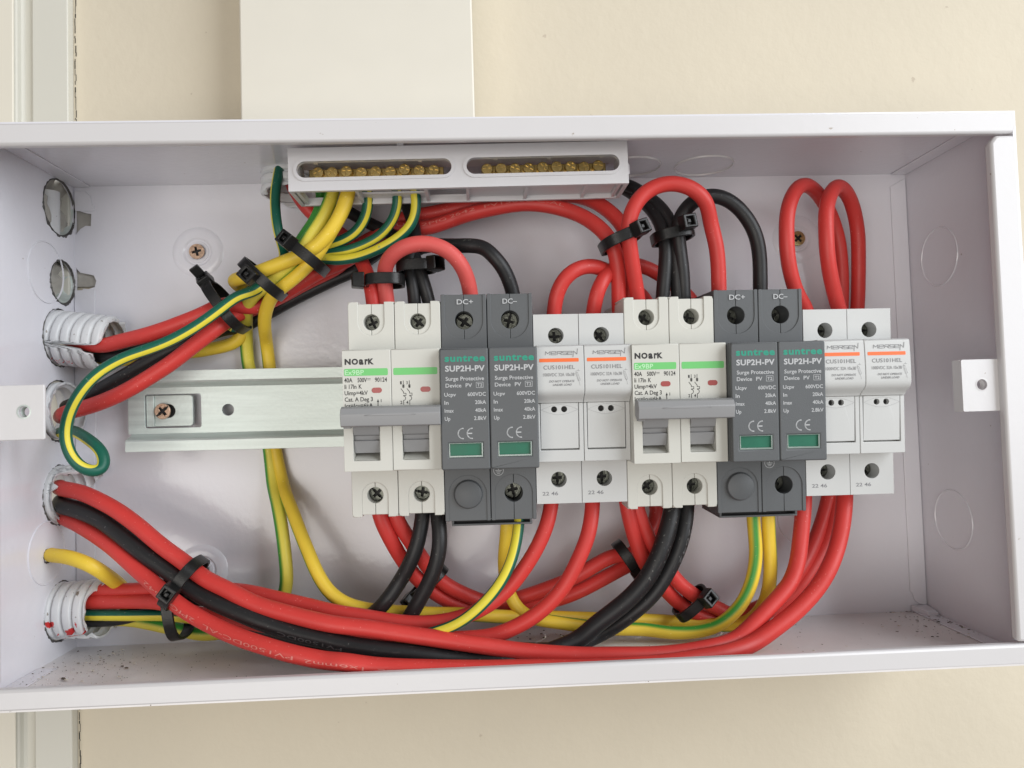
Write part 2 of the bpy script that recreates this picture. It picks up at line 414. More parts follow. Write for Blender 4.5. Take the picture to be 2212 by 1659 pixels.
# bare torn metal round each punched hole
for i, (cy, cz, rr, k) in enumerate(((90.8, 11.6, 12.3, 1.0), (58.2, 9.4, 9.5, 1.0), (33.5, 12.2, 12.4, 0.7), (1.8, 12.9, 13.0, 0.8), (-34.5, 12.4, 12.6, 0.9), (-84.0, 12.0, 12.4, 0.9), (-58.8, 22.0, 2.7, 0.9))):
    b = MB(); n = 90; vs = []; fs = []
    for j in range(n):
        a = 2 * pi * j / n; q = Vector((cos(a) * rr * 0.5, sin(a) * rr * 0.5, i * 5.0))
        wd = k * max(0.12, 0.55 + 0.9 * noise.noise(q) + 0.5 * noise.noise(q * 3)) * (1.25 if cos(a) < 0.3 else 0.8)
        for r_, h_ in ((rr - 0.5 * k, -0.4), (rr + 0.1, 0.25 + 0.3 * wd), (rr + wd * 0.8, 0.04)):
            y_, z_ = cy + r_ * cos(a), cz + r_ * sin(a)
            vs.append((XL + h_, min(YT - 0.3, max(YB + 0.3, y_)), max(0.1, z_)))
    for j in range(n):
        q = (j + 1) % n
        for c_ in (0, 1): fs.append((j * 3 + c_, q * 3 + c_, q * 3 + c_ + 1, j * 3 + c_ + 1))
    b.add(vs, fs); eobj('torn_edge', b, M['tornedge'])
for cy, cz, rr, a0, a1 in ((90.8, 11.6, 12.0, -2.7, 0.2), (58.2, 9.4, 9.2, -2.4, 0.5)):
    b = MB(); n = 22; vs = []; fs = []
    for j in range(n + 1):
        a = a0 + (a1 - a0) * j / n
        for k_ in range(5):
            r_ = rr - 0.7 * k_ * (1 + 0.5 * noise.noise(Vector((j * 0.3, k_, cy)))); d = -0.3 - 1.5 * k_ + 0.7 * noise.noise(Vector((j * 0.35, 3 + k_, cy)))
            vs.append((XL + d, cy + r_ * sin(a), max(0.4, cz + r_ * cos(a + pi))))
    for j in range(n):
        for k_ in range(4): fs.append((j * 5 + k_, j * 5 + k_ + 1, j * 5 + k_ + 6, j * 5 + k_ + 5))
    b.add(vs, fs); eobj('bent_flap', b, M['zinc'])
# folded front lips
b = MB(); b.box(XL - T, XR + T, 96.2, YT + T, ZF - 4, ZF); eobj('top_lip', b, M['lip'], 1.1)
b = MB(); b.box(XL - T, XR + T + 2, YB - T, -96.4, ZF - 4, ZF); eobj('bottom_lip', b, M['lip'], 1.1)
b = MB(); b.plate([(247.2, -95.6), (XR + T, -95.6), (XR + T, 95.4), (249.6, 95.4), (247.2, 92.6)], ZF - 4.2, ZF - 0.1); eobj('right_lip', b, M['lip'], 1.0)
b = MB(); b.box(XL - T, -121.8, -95.8, 95.6, ZF - 4.2, ZF - 0.1); eobj('left_lip', b, M['lip'], 1.0)
# fixing tabs
for side, (x0, x1, z) in (('right', (233.0, 249.3, 68.6)), ('left', (-126.0, -105.2, 70.3))):
    cx, cy = (240.7, 0.5) if side == 'right' else (-112.3, 0.5)
    b = MB(); b.plate(rrect(x0, x1, -9.6, 10.1, 0.6), z - 1.3, z, [circ(cx, cy, 2.05, 24)])
    if side == 'right': b.box(233.0, 234.2, -9.6, 10.1, z - 5.5, z - 1.25)
    eobj('fixing_tab', b, M['lip'], 0.35)
    b = MB(); b.lathe([(2.05, z - 0.2), (2.6, z + 0.05), (2.05, z + 0.12)], cx, cy, 24, cap=False)
    for k in range(3): b.lathe([(2.0, z - 1.4 - k * 0.8), (1.75, z - 1.8 - k * 0.8), (2.0, z - 2.2 - k * 0.8)], cx, cy, 24, cap=False)
    eobj('threaded_rim', b, M['zinc'] if side == 'left' else M['lip'])
# welded flaps that overlap the corners
b = MB(); b.plate([(248.4, 97.5), (XR - 0.3, 101.5), (XR - 0.3, -100.5), (252.5, -99.8), (250.2, -98), (249.2, -94.5), (248.2, -94)], 0.0, 0.7); eobj('corner_flap', b, M['box'], 0.25)
b = MB(); b.plate([(XL + 0.3, 101.5), (-126.5, 101.4), (-124.0, 99), (-123.2, 95), (-122.2, 94.4), (-122.2, 92.3), (-130.9, 92.3)], 0.0, 0.6)
b.plate([(XL + 0.3, 56.2), (-122.2, 56.2), (-122.2, -10), (-123, -11), (-123, -99), (XL + 0.3, -99)], 0.0, 0.6); eobj('corner_flap', b, M['box'], 0.25)
b = MB()
b.plate([(XL + 0.2, 1), (-123.6, 1), (-123.6, 66), (XL + 0.2, 66)], YT - 0.6, YT - 0.01, fn=lambda x, z, y: (x, y, z))
eobj('seam_flap', b, M['box'], 0.25); b = MB()
b.plate([(XR - 0.2, 1), (248.6, 1), (248.6, 66), (XR - 0.2, 66)], YT - 0.6, YT - 0.01, fn=lambda x, z, y: (x, y, z))
eobj('seam_flap', b, M['box'], 0.25)
b = MB()
b.plate([(XR - 0.2, 1), (248.6, 1), (248.6, 66), (XR - 0.2, 66)], YB + 0.01, YB + 0.6, fn=lambda x, z, y: (x, y, z))
eobj('seam_flap', b, M['box'], 0.25); b = MB()
b.plate([(XL + 0.2, 30), (-123.6, 30), (-123.6, 66), (XL + 0.2, 66)], YB + 0.01, YB + 0.6, fn=lambda x, z, y: (x, y, z))
eobj('seam_flap', b, M['box'], 0.25)
b = MB(); b.plate([(248, 1), (251, 9), (255.6, 10), (255.8, 1)], YB + 0.7, YB + 3.2, fn=lambda x, z, y: (x, y - 0.12 * z, z)); eobj('folded_corner', b, M['box'], 0.3)
# knock-out rings
def ring(fn, r=12.9, h=0.42, ww=0.36):
    b = MB(); b.lathe([(r - ww, 0), (r - ww * 0.4, h), (r + ww * 0.4, h), (r + ww, 0)], 0, 0, 56, fn=fn, cap=False); return b
for cy, cz in ((59.0, 22.7), (-57.5, 23.0)):
    eobj('knockout', ring(lambda a, c, z: (XR - z, cy + a, cz + c)), M['box'])
for cy, cz in ((60.3, 22.0), (-57.4, 22.5)):
    eobj('knockout', ring(lambda a, c, z: (XL + z, cy + a, cz + c)), M['box'])
for cx, cz in ((153.4, 17.2), (120.6, 17.2)):
    eobj('knockout', ring(lambda a, c, z: (cx + a, YT - z, cz + c), h=0.7, ww=0.35), M['lip'])
eobj('knockout', ring(lambda a, c, z: (200 + a, -57.5 + c, z)), M['box'])
# screw dimples in the back panel, with their screws
for k, (x, y) in enumerate(((-76.4, 72.5), (201.9, 73.2), (-76.4, -71.4))):
    b = MB(); b.lathe([(11.5, 0.0), (10.2, 0.75), (8.6, 0.85), (6.6, 0.75), (5.7, 0.1), (4.6, 0.05)], x, y, 48, cap=False)
    eobj('screw_dimple', b, M['box'])
    b = MB(); b.lathe([(5.0, 0.02), (4.9, 0.5), (3.6, 0.5), (3.4, 0.3)], x, y, 40, 2)
    screw(b, x, y, 3.4, 2.0, 0.25 + k * 0.5, slot=False)
    eobj('mounting_screw', b, [M['bscrew'] if k == 0 else M['zscrew'] if k == 1 else M['dscrew'], M['slot'], M['box']])

# ------------------------------------------------------------------ rough sealant outside the left wall, seen through the open holes
random.seed(2)
bm = bmesh.new(); bmesh.ops.create_cube(bm, size=1.0)
bmesh.ops.subdivide_edges(bm, edges=bm.edges[:], cuts=22, use_grid_fill=True)
bv = []
for v in bm.verts:
    p = v.co; q = (p.x * 10 - 141.5, p.y * 66 + 76, p.z * 30 + 11)
    d = noise.fractal(Vector(q) * 0.16, 0.9, 2.0, 4)
    bv.append((min(q[0] + d * 5.0 + 1.6 * noise.noise(Vector(q) * 0.7), -133.0), q[1] + d * 0.8, q[2] + d * 1.5))
mb = MB(); mb.add([(x + 144, y - 76, z) for x, y, z in bv], [tuple(v.index for v in f.verts) for f in bm.faces]); bm.free()
mb.box(8, 22, -18, 20, -2.9, -1.6)
o = obj('sealant_lump', mb, M['plaster'], angle=80); o.location = (-144 * MM, 0, 76 * MM)
tag(o, 'rough grey sealant showing through the two open holes in the upper left wall', 'sealant')
mb = MB()
mb.lathe([(4.2, -14), (4.2, 12), (3.6, 12), (3.6, -14)], 0, 0, 28, fn=lambda a, c, z: (a, z, c))
o = obj('plastic_pipe', mb, M['conduit']); o.location = (-136.4 * MM, -11 * MM, 86 * MM)
tag(o, 'glossy pale pipe glimpsed inside the topmost open hole of the left wall', 'pipe')

# ------------------------------------------------------------------ DIN rail (tilted slightly with everything clipped on it)
ROFF, TILT = -0.005464, 0.042998
DEV = S4 @ Matrix.Rotation(ROFF, 4, 'Z') @ Matrix.Translation((0, 0, 10 * MM)) @ Matrix.Rotation(TILT, 4, 'X') @ Matrix.Translation((0, 0, -10 * MM)) @ S4.inverted()
PITCH = 17.801
def dev_empty(name, label, cat, x, group=None):
    o = empty(name, label, cat, group)
    o.matrix_world = DEV @ Matrix.Translation((x * MM, 0, 0))
    return o
rail = dev_empty('din_rail', 'galvanised steel mounting rail that carries the row of devices', 'mounting rail', -104)
b = MB()
X0 = 0.0; X1 = 330.0
zf, zw, th = 13.8, 7.6, 1.0
prof = lambda s: [(s * 17.5, zf), (s * 12.4, zf), (s * 11.4, zf - 0.8), (s * 11.2, zw + 1), (s * 10.6, zw), (s * 0, zw),
                  (s * 0, zw - th), (s * 11.2, zw - th), (s * 12.3, zw), (s * 12.5, zf - th), (s * 17.5, zf - th)]
outer = [(17.5, zf), (12.9, zf), (12.0, zf - 0.6), (11.7, zw + 1.2), (10.9, zw + 0.02)]
loop = outer + [(-y, z) for y, z in outer[::-1]] + [(-17.5, zf - th), (-13.3, zf - th), (-12.9, zw - th), (12.9, zw - th), (13.3, zf - th), (17.5, zf - th)]
# flanges and sloping webs
for s in (1, -1):
    seg = [(s * 17.5, zf), (s * 13.0, zf), (s * 12.3, zf - 0.5), (s * 10.9, zw + 0.8), (s * 10.2, zw), (s * 10.2, zw - th), (s * 11.6, zw - th), (s * 13.0, zf - th), (s * 17.5, zf - th)]
    b.prism_x(seg, 0.4 if s < 0 else -0.6, X1)
b.plate([(-0.9, -10.2), (X1, -10.2), (X1, 10.2), (-0.9, 10.2)], zw - th, zw,
        [rrect(6.3, 30.8, -7.7, 7.2, 1.0), circ(42.5, -0.3, 2.6, 28)])
obj('rail_profile', b, M['zinc'], rail, 0.3)
b = MB(); b.plate(rrect(6.6, 26.4, -7.2, 6.8, 1.6), 4.4, 5.4, [circ(15.6, -0.3, 3.0, 28)]); b.box(6.35, 9.8, -7.2, 6.8, 5.4, 6.3); b.box(8, 26, -6.5, 6.2, 2.6, 3.4)
obj('rail_tongue', b, M['zinc'], rail, 0.3)
b = MB(); screw(b, 13.9, -0.3, 3.5, 7.6, 0.7); b.plate(circ(15.6, -0.3, 3.3, 24), 3.6, 4.6, mi=1)
obj('rail_screw', b, [M['bscrew'], M['slot']], rail, 0.25)

# ------------------------------------------------------------------ circuit breakers
def term_halves(mb, x0, x1, c, y0, y1, hy, hr, za, zb, s, gap=0.07):
    """Terminal face of one pole: two halves with a round screw hole on the seam; s=-1 mirrors it to the bottom."""
    k = 16
    rr = [(c - gap, hy - math.sqrt(hr * hr - gap * gap)), (c - gap, y0), (x0, y0), (x0, y1), (c - gap, y1), (c - gap, hy + math.sqrt(hr * hr - gap * gap))]
    arc = [(c + hr * cos(a), hy + hr * sin(a)) for a in [pi / 2 + 0.03 + (pi - 0.06) * i / k for i in range(1, k)]]
    left = rr[:6] + arc
    right = [(2 * c - x + (x1 - c) - (c - x0) if x == x0 else 2 * c - x, y) for x, y in left]
    for poly in (left, right):
        mb.plate([(x, s * y) for x, y in poly], za, zb)
def cheeks(mb, x0, x1, c, y0, y1, hy, uw, za, zb, s, rnd=1.2):
    arc = [(c + uw * cos(a), hy + uw * sin(a)) for a in [-pi * i / 20 for i in range(0, 21)]]
    poly = [(x0, y0), (x1, y0), (x1, y1 - rnd), (x1 - rnd * 0.3, y1 - rnd * 0.3), (x1 - rnd, y1), (c + uw, y1)] + arc + [(c - uw, y1), (x0 + rnd, y1), (x0 + rnd * 0.3, y1 - rnd * 0.3), (x0, y1 - rnd)]
    mb.plate([(x, s * y) for x, y in poly], za, zb)

NOARK = [('N', 0.0, 2.35, 1), ('O', 2.6, 2.5, 1), ('a', 5.35, 1.75, 0), ('r', 7.5, 1.25, 0), ('K', 8.75, 2.2, 1)]
def breaker(name, label, x):
    t = dev_empty(name, label, 'circuit breaker', x, 'two pole circuit breakers on the rail')
    b = MB()
    for p in (0, 1):
        x0 = p * PITCH + 0.08; x1 = x0 + 17.6; c = x0 + 8.85
        b.box(x0, x1, -40.4, 40.2, 12, 42)
        for s, hy, ye in ((1, 33.4, 40.4), (-1, 33.2, 40.7)):
            term_halves(b, x0, x1, c, 22.4, ye, hy, 3.08, 42, 54.1, s)
            cheeks(b, x0, x1, c, 22.5, ye + 0.85, hy, 4.95, 54.12, 54.6, s)
            for a0, a1 in ((x0, c - 4.95), (c + 4.95, x1)):
                b.box(a0 + 0.02, a1 - 0.02, s * (ye + 0.02), s * (ye + 0.83), 36, 54.1)
    obj('terminal_housing', b, M['ivory'], t, 0.22)
    b = MB()
    for p, (xa, xb) in enumerate(((0.0, 17.72), (17.84, 35.55))):
        ox0, ox1 = (3.4, 13.0) if p == 0 else (21.3, 31.0)
        b.plate([(xa, -22.3), (xb, -22.3), (xb, 22.3), (xa, 22.3)], 56, 68.6, [[(ox0, -18.45), (ox1, -18.45), (ox1, -4.3), (ox0, -4.3)]])
        b.box(xa + 0.05, xb - 0.05, -22.2, 22.2, 42.2, 55.98)
        b.prism_x([(-15.9, 56.05), (-15.9, 61.2), (-18.4, 67.6), (-18.4, 56.05)], ox0 + 0.02, ox1 - 0.02)
    obj('front_cover', b, M['ivory'], t, 0.35)
    b = MB()
    for ox0, ox1 in ((3.5, 12.9), (21.4, 30.9)):
        b.prism_x([(-3.6, 70.3), (-7.5, 69.3), (-9.0, 68.2), (-9.3, 66.7), (-11.0, 66.2), (-11.2, 67.7), (-15.8, 66.0), (-15.85, 56.1), (-3.6, 56.1)], ox0, ox1)
    obj('toggle', b, M['handle'], t, 0.2)
    b = MB()
    b.prism_x([(1.2, 70.3), (1.7, 73.6), (1.0, 75.6), (-0.9, 77.0), (-1.9, 76.9), (-5.2, 76.1), (-5.6, 75.3), (-5.6, 73.0), (-4.4, 70.4)], 0.3, 35.7)
    wave = [(9 + i, -1.25 + 1.35 * sin(pi * i / 18) ** 2) for i in range(19)]
    b.plate(wave + [(27, -1.7), (9, -1.7)], 76.2, 77.05, fn=lambda a, c, z: (a, c, z - max(0, c + 1.0) * 0.75))
    b.box(0.8, 3.4, -6.2, -5.4, 70.5, 73.5)
    obj('handle_bar', b, M['handle'], t, 0.45, 3)
    for cx in (12.4, 30.15):
        b = MB(); b.plate(rrect(cx - 1.85, cx + 1.85, 6.35, 8.3, 0.95), 68.4, 68.72); obj('indicator_flag', b, M['redflag'], t)
    z = 68.65; b = MB()
    b.plate(rrect(0.65, 16.55, 12.75, 15.35, 0.5), 68.58, z); b.plate(rrect(18.55, 34.6, 12.75, 15.35, 0.5), 68.58, z)
    obj('colour_band', b, M['green'], t)
    b = MB(); z = 68.66
    for ch, dx, wd, up in NOARK: write(b, ch, 0.95 + dx * 0.97, 16.95, wd * 0.95, 2.05 if up else 2.05 * 0.729 / 0.56, z, 0.05)
    write(b, '40A', 0.65, 10.4, 3.0, 1.65, z); write(b, '500V', 5.5, 10.4, 3.4, 1.65, z); write(b, '90124', 11.8, 10.4, 4.4, 1.65, z)
    stroke(b, [(9.05, 11.6), (10.2, 11.6)], 0.16, z)
    for q in (9.2, 9.6, 10.0): stroke(b, [(q - 0.1, 11.15), (q + 0.1, 11.15)], 0.14, z)
    write(b, 'Ii 17In', 0.75, 8.05, 4.3, 1.65, z); write(b, 'K', 5.9, 8.05, 1.1, 1.65, z)
    write(b, 'Uimp=4kV', 0.7, 5.75, 8.4, 1.6, z); write(b, 'Cat. A Deg 3', 0.7, 3.4, 10.2, 1.6, z); write(b, 'Ics=Icu=6kA', 0.7, 1.1, 10.2, 1.6, z)
    stroke(b, [(12.75, 0.6), (12.75, 3.2)], 0.24, z); flat(b, [(12.35, 3.0), (13.15, 3.0), (12.75, 4.1)], z)
    stroke(b, [(13.9, 3.0), (13.9, 4.0)], 0.2, z); write(b, 'O', 13.5, 0.6, 0.9, 1.1, z)
    stroke(b, [(12.4, 0.6), (13.1, 0.6)], 0.2, z)
    for px, top, bot in ((22.1, '1', '2'), (24.3, '3', '4')):
        write(b, top, px - 1.15, 9.3, 0.55, 1.2, z, 0.01); write(b, bot, px - 1.25, 2.1, 0.75, 1.2, z, 0.01)
        w_ = 0.2
        stroke(b, [(px, 10.6), (px, 7.9)], w_, z)
        for d in (8.9, 8.35): stroke(b, [(px - 0.35, d + 0.2), (px + 0.35, d - 0.2)], w_, z); stroke(b, [(px - 0.35, d - 0.2), (px + 0.35, d + 0.2)], w_, z)
        stroke(b, [(px - 0.9, 7.7), (px, 6.5), (px, 6.0), (px + 0.9, 6.0), (px + 0.9, 5.2), (px, 5.2), (px, 5.0)], w_, z)
        arc = [(px + 0.75 * cos(a), 4.2 + 0.8 * sin(a)) for a in [pi / 2 - pi * i / 8 for i in range(9)]]
        stroke(b, arc, w_, z); stroke(b, [(px, 3.4), (px, 1.8)], w_, z)
    obj('lettering', b, M['ink'], t)
    b = MB(); write(b, 'Ex9BP', 0.95, 13.15, 6.9, 1.8, 68.67); obj('lettering', b, M['inkpale_green'], t)
    random.seed(int(x) + 5)
    for p in (0, 1):
        for yy in (33.4, -33.2):
            b = MB(); screw(b, p * PITCH + 8.93, yy, 2.95, 48.6, random.uniform(0, pi)); obj('terminal_screw', b, [M['dscrew'], M['slot']], t, 0.12)
    return t
breaker('circuit_breaker', 'white circuit breaker with grey handle, first device at the left end of the rail', 0)
breaker('circuit_breaker', 'white circuit breaker in the middle of the row, right of two fuse holders', 6 * PITCH)

# ------------------------------------------------------------------ surge protectors
def spd(name, label, x):
    t = dev_empty(name, label, 'surge protector', x, 'grey surge protectors on the rail')
    b = MB()
    for p in (0, 1):
        x0 = p * PITCH + 0.12; x1 = x0 + 17.5; c = x0 + 8.8
        b.box(x0, x1, -44.0, 43.4, 12, 40)
        term_halves(b, x0, x1, c, 22.2, 43.5, 33.5, 3.5, 40, 54.3, 1)
        cheeks(b, x0, x1, c, 22.3, 43.6, 33.5, 7.3, 54.32, 54.65, 1, 0.4)
        if p == 1:
            term_halves(b, x0, x1, c, 22.2, 44.1, 33.7, 3.55, 40, 54.3, -1)
        else:
            b.box(x0, x1, -44.1, -22.2, 40.02, 54.3)
            b.lathe([(5.9, 54.2), (5.55, 54.4), (5.25, 55.6), (4.9, 55.8), (0.01, 55.8)], c + 0.2, -33.8, 44)
        cheeks(b, x0, x1, c, 22.3, 44.2, 33.8, 7.3, 54.32, 54.65, -1, 0.4)
    b.box(2.3, 34.0, -47.0, -46.2, 26, 49.5); b.box(2.3, 3.2, -46.2, -44.2, 26, 49.5); b.box(33.1, 34.0, -46.2, -44.2, 26, 49.5)
    obj('terminal_housing', b, M['grey'], t, 0.2)
    b = MB(); b.box(3.2, 33.1, -46.15, -44.15, 26, 46.5); obj('slot_interior', b, M['slot'], t)
    b = MB()
    for q in (5.6, 14.2, 22.0, 31.0): b.box(q, q + 0.9, -45.0, -44.4, 47.0, 48.4)
    b.box(14.6, 22.6, -45.0, -44.7, 46.6, 47.2)
    obj('busbar_edge', b, M['zinc'], t, 0.15)
    for p in (0, 1):
        o_ = p * PITCH
        b = MB(); b.box(o_ + 0.08, o_ + 17.7, -22.2, 22.0, 42, 70.5)
        b.plate(rrect(o_ + 0.08, o_ + 17.7, -22.2, 22.0, 0.7), 70.52, 73.2, [[(o_ + 2.75, -17.7), (o_ + 15.15, -17.7), (o_ + 15.15, -12.4), (o_ + 2.75, -12.4)]])
        cart = obj('plug_in_cartridge', b, M['grey'], t, 0.55, 3)
        b = MB(); b.plate([(o_ + 2.8, -17.65), (o_ + 15.1, -17.65), (o_ + 15.1, -12.45), (o_ + 2.8, -12.45)], 72.4, 73.0,
                          [[(o_ + 3.25, -17.0), (o_ + 14.6, -17.0), (o_ + 14.6, -12.65), (o_ + 3.25, -12.65)]])
        obj('window_rim', b, M['clear'], cart, 0.1)
        b = MB(); b.plate([(o_ + 3.1, -17.2), (o_ + 14.8, -17.2), (o_ + 14.8, -12.6), (o_ + 3.1, -12.6)], 71.6, 72.3)
        obj('status_window', b, M['greenflag'], cart)
        z = 73.25
        b = MB(); write(b, 'suntree', o_ + 1.95, 17.15, 14.6, 2.5, z, 0.04, space=1.13); obj('lettering', b, M['inkteal'], cart)
        b = MB()
        write(b, 'SUP2H-PV', o_ + 2.05, 13.55, 14.3, 2.1, z, 0.03, space=1.06)
        write(b, 'Surge Protective', o_ + 2.15, 10.2, 13.9, 1.45, z); write(b, 'Device', o_ + 2.1, 7.75, 5.7, 1.45, z)
        write(b, 'PV', o_ + 9.35, 7.75, 2.3, 1.45, z); write(b, 'T2', o_ + 13.5, 7.9, 1.85, 1.15, z, 0.01)
        r_ = [(o_ + 13.15, 7.5), (o_ + 15.7, 7.5), (o_ + 15.7, 9.45), (o_ + 13.15, 9.45), (o_ + 13.15, 7.5)]
        stroke(b, r_, 0.13, z)
        for nm, val, yy, wn, wv in (('Ucpv', '600VDC', 4.5, 4.2, 6.6), ('In', '20kA', 1.6, 1.5, 4.0), ('Imax', '40kA', -1.3, 3.3, 4.0), ('Up', '2.8kV', -4.2, 2.0, 4.5)):
            write(b, nm, o_ + 1.55, yy, wn, 1.4, z); write(b, val, o_ + 16.6 - wv, yy, wv, 1.4, z)
        for cx in (o_ + 8.1, o_ + 11.4):
            arc = [(cx + 1.85 * cos(a), -9.0 + 1.85 * sin(a)) for a in [pi / 2 + pi * i / 14 for i in range(15)]]
            stroke(b, arc, 0.42, z)
        stroke(b, [(o_ + 9.8, -9.0), (o_ + 11.2, -9.0)], 0.42, z)
        obj('lettering', b, M['inklight'], cart)
    b = MB(); z = 54.68
    write(b, 'DC+', 6.3, 39.7, 6.3, 2.0, z); write(b, 'DC\u2013', 24.0, 39.7, 5.6, 2.0, z)
    gx, gy_ = 21.0, -24.9
    stroke(b, [(gx + 1.9 * cos(a), gy_ + 1.9 * sin(a)) for a in [pi * 2 * i / 28 for i in range(29)] if True], 0.2, z)
    stroke(b, [(gx, gy_ + 1.7), (gx, gy_)], 0.2, z)
    for w_, d in ((1.15, 0.0), (0.8, -0.55), (0.45, -1.1)): stroke(b, [(gx - w_, gy_ + d), (gx + w_, gy_ + d)], 0.2, z)
    obj('lettering', b, M['inklight'], t)
    random.seed(int(x) + 11)
    for sx, sy in ((8.92, 33.5), (26.72, 33.5), (26.72, -33.7)):
        b = MB(); screw(b, sx, sy, 3.3, 45.5, random.uniform(0.3, 2.8)); obj('terminal_screw', b, [M['dscrew'], M['slot']], t, 0.12)
    return t
spd('surge_protector', 'dark grey surge protector between the left breaker and the first fuse holder', 2 * PITCH)
spd('surge_protector', 'dark grey surge protector right of the middle breaker, beneath the tall red and black loops', 8 * PITCH)

# ------------------------------------------------------------------ fuse holders
def mersen(b, x, y, w, z):
    k = w / 12.1; W = 0.21
    P = lambda pts: stroke(b, [(x + (px + py * 0.12) * k, y + py) for px, py in pts], W, z)
    P([(0.1, 0), (0.1, 1.25), (0.95, 0.45), (1.8, 1.25), (1.8, 0)])
    P([(4.1, 0), (2.3, 0), (2.3, 1.2), (4.0, 1.2), (4.0, 0.6), (2.3, 0.6)])
    P([(4.5, 0), (4.5, 1.2), (6.1, 1.2), (6.1, 0.6), (4.5, 0.6)]); P([(5.3, 0.6), (6.2, 0)])
    P([(6.5, 0), (8.1, 0), (8.1, 0.6), (6.5, 0.6), (6.5, 1.2), (8.1, 1.2)])
    P([(10.1, 0), (8.4, 0), (8.4, 1.2), (10.0, 1.2), (10.0, 0.6), (8.4, 0.6)])
    P([(10.5, -0.9), (10.5, 1.25), (11.9, 0.1), (11.9, 2.1)])
def fuse(name, label, x):
    t = dev_empty(name, label, 'fuse holder', x, 'single white fuse holders on the rail')
    b = MB(); x0, x1 = 0.1, 17.66; c = 8.85
    b.box(x0, x1, -38.1, 34.9, 12, 41)
    for s, hy, ye in ((1, 26.9, 35.2), (-1, 29.1, 38.4)):
        b.plate([(x0, s * 22.0), (x1, s * 22.0), (x1, s * ye), (x0, s * ye)], 41.02, 54.6, [circ(c, s * hy, 3.05, 32)])
    b.box(x0, x1, -21.9, 21.9, 41.05, 54.0)
    obj('terminal_housing', b, M['white'], t, 0.28)
    b = MB()
    top = [(22.6, 54.1), (22.6, 66.2), (22.0, 67.2)] + [(22.0 - i * 2.2, 67.25 + 0.9 * sin(pi * min(1, i / 6.5) / 2)) for i in range(1, 8)]
    top += [(5.6, 68.0), (4.6, 67.6), (3.6, 66.6), (2.6, 65.0), (1.6, 63.9), (1.0, 63.6), (1.0, 54.1)]
    b.prism_x(top, 0.08, 17.7)
    obj('lever_cover', b, M['white'], t, 0.2)
    b = MB(); b.box(0.08, 17.7, -21.3, 0.9, 54.1, 60.0)
    b.plate([(0.08, -21.3), (17.7, -21.3), (17.7, 0.9), (16.05, 0.9), (16.05, -16.9), (1.3, -16.9), (1.3, 0.9), (0.08, 0.9)], 60.02, 63.0)
    obj('lower_frame', b, M['white'], t, 0.2)
    b = MB(); b.box(1.55, 15.8, -16.5, 0.88, 60.05, 61.0)
    b.plate([(1.55, -16.3), (15.8, -16.3), (15.8, 0.88), (1.55, 0.88)], 61.02, 63.1, [circ(6.7, -1.45, 1.15, 20), circ(10.5, -1.45, 1.15, 20)],
            fn=lambda a, c_, z_: (a, c_, z_ - (0.16 * max(0, -13.5 - c_) if z_ > 62 else 0)))
    obj('fuse_drawer', b, M['white'], t, 0.14)
    b = MB(); b.plate(circ(6.7, -1.45, 1.14, 20), 61.04, 61.3); b.plate(circ(10.5, -1.45, 1.14, 20), 61.04, 61.3); obj('indicator_hole', b, M['slot'], t)
    b = MB(); b.plate(rrect(1.05, 15.8, 16.3, 17.65, 0.3), 67.3, 67.78, fn=lambda a, c_, z_: (a, c_, z_ + (17 - c_) * 0.10)); obj('colour_band', b, M['orange'], t)
    b = MB(); zf_ = lambda yy: 67.3 + 0.9 * sin(pi * min(1, max(0, (22 - yy)) / 14.3) / 2) + 0.06
    fn = lambda a, c_, z_: (a, c_, zf_(c_))
    n0 = len(b.v)
    mersen(b, 3.3, 19.0, 12.1, 0)
    write(b, 'CUS101HEL', 2.6, 13.6, 11.6, 1.55, 0, 0.004, space=1.06); write(b, '1000VDC 32A 10x38', 2.4, 11.0, 11.6, 1.25, 0, 0.0)
    write(b, 'DO NOT OPERATE', 4.6, 8.75, 9.3, 0.8, 0, shear=0.2); write(b, 'UNDER LOAD', 5.9, 7.45, 7.0, 0.8, 0, shear=0.2)
    stroke(b, [(14.9, 12.9), (16.1, 12.9)], 0.08, 0); stroke(b, [(15.5, 12.9), (15.5, 13.5)], 0.08, 0)
    stroke(b, [(14.6, 12.8), (15.9, 8.2), (16.0, 7.4)], 0.07, 0)
    stroke(b, [(14.4, 12.1), (15.2, 12.3), (16.2, 9.4), (15.4, 9.2), (14.4, 12.1)], 0.07, 0)
    b.v = [fn(*p) for p in b.v]
    m0 = len(b.v)
    write(b, '22 46', 2.3, -35.15, 6.1, 1.45, 54.64)
    for s in (1, -1):
        stroke(b, [(1.7 + 14 * i / 12, -1.6 + s * 1.9 * sin(pi * i / 12)) for i in range(13)], 0.05, 63.15)
    obj('lettering', b, M['inkgrey'], t)
    random.seed(int(x) + 3)
    for yy in (26.9, -29.1):
        b = MB(); screw(b, c, yy, 2.95, 48.2, random.choice((0.05, 0.8, 1.6, 2.3))); obj('terminal_screw', b, [M['dscrew'], M['slot']], t, 0.12)
    return t
fuse('fuse_holder', 'white fuse holder directly right of the left surge protector', 4 * PITCH)
fuse('fuse_holder', 'white fuse holder directly left of the middle breaker', 5 * PITCH)
fuse('fuse_holder', 'white fuse holder half tucked beside the right surge protector', 10 * PITCH)
fuse('fuse_holder', 'white fuse holder closing the right end of the row', 11 * PITCH)

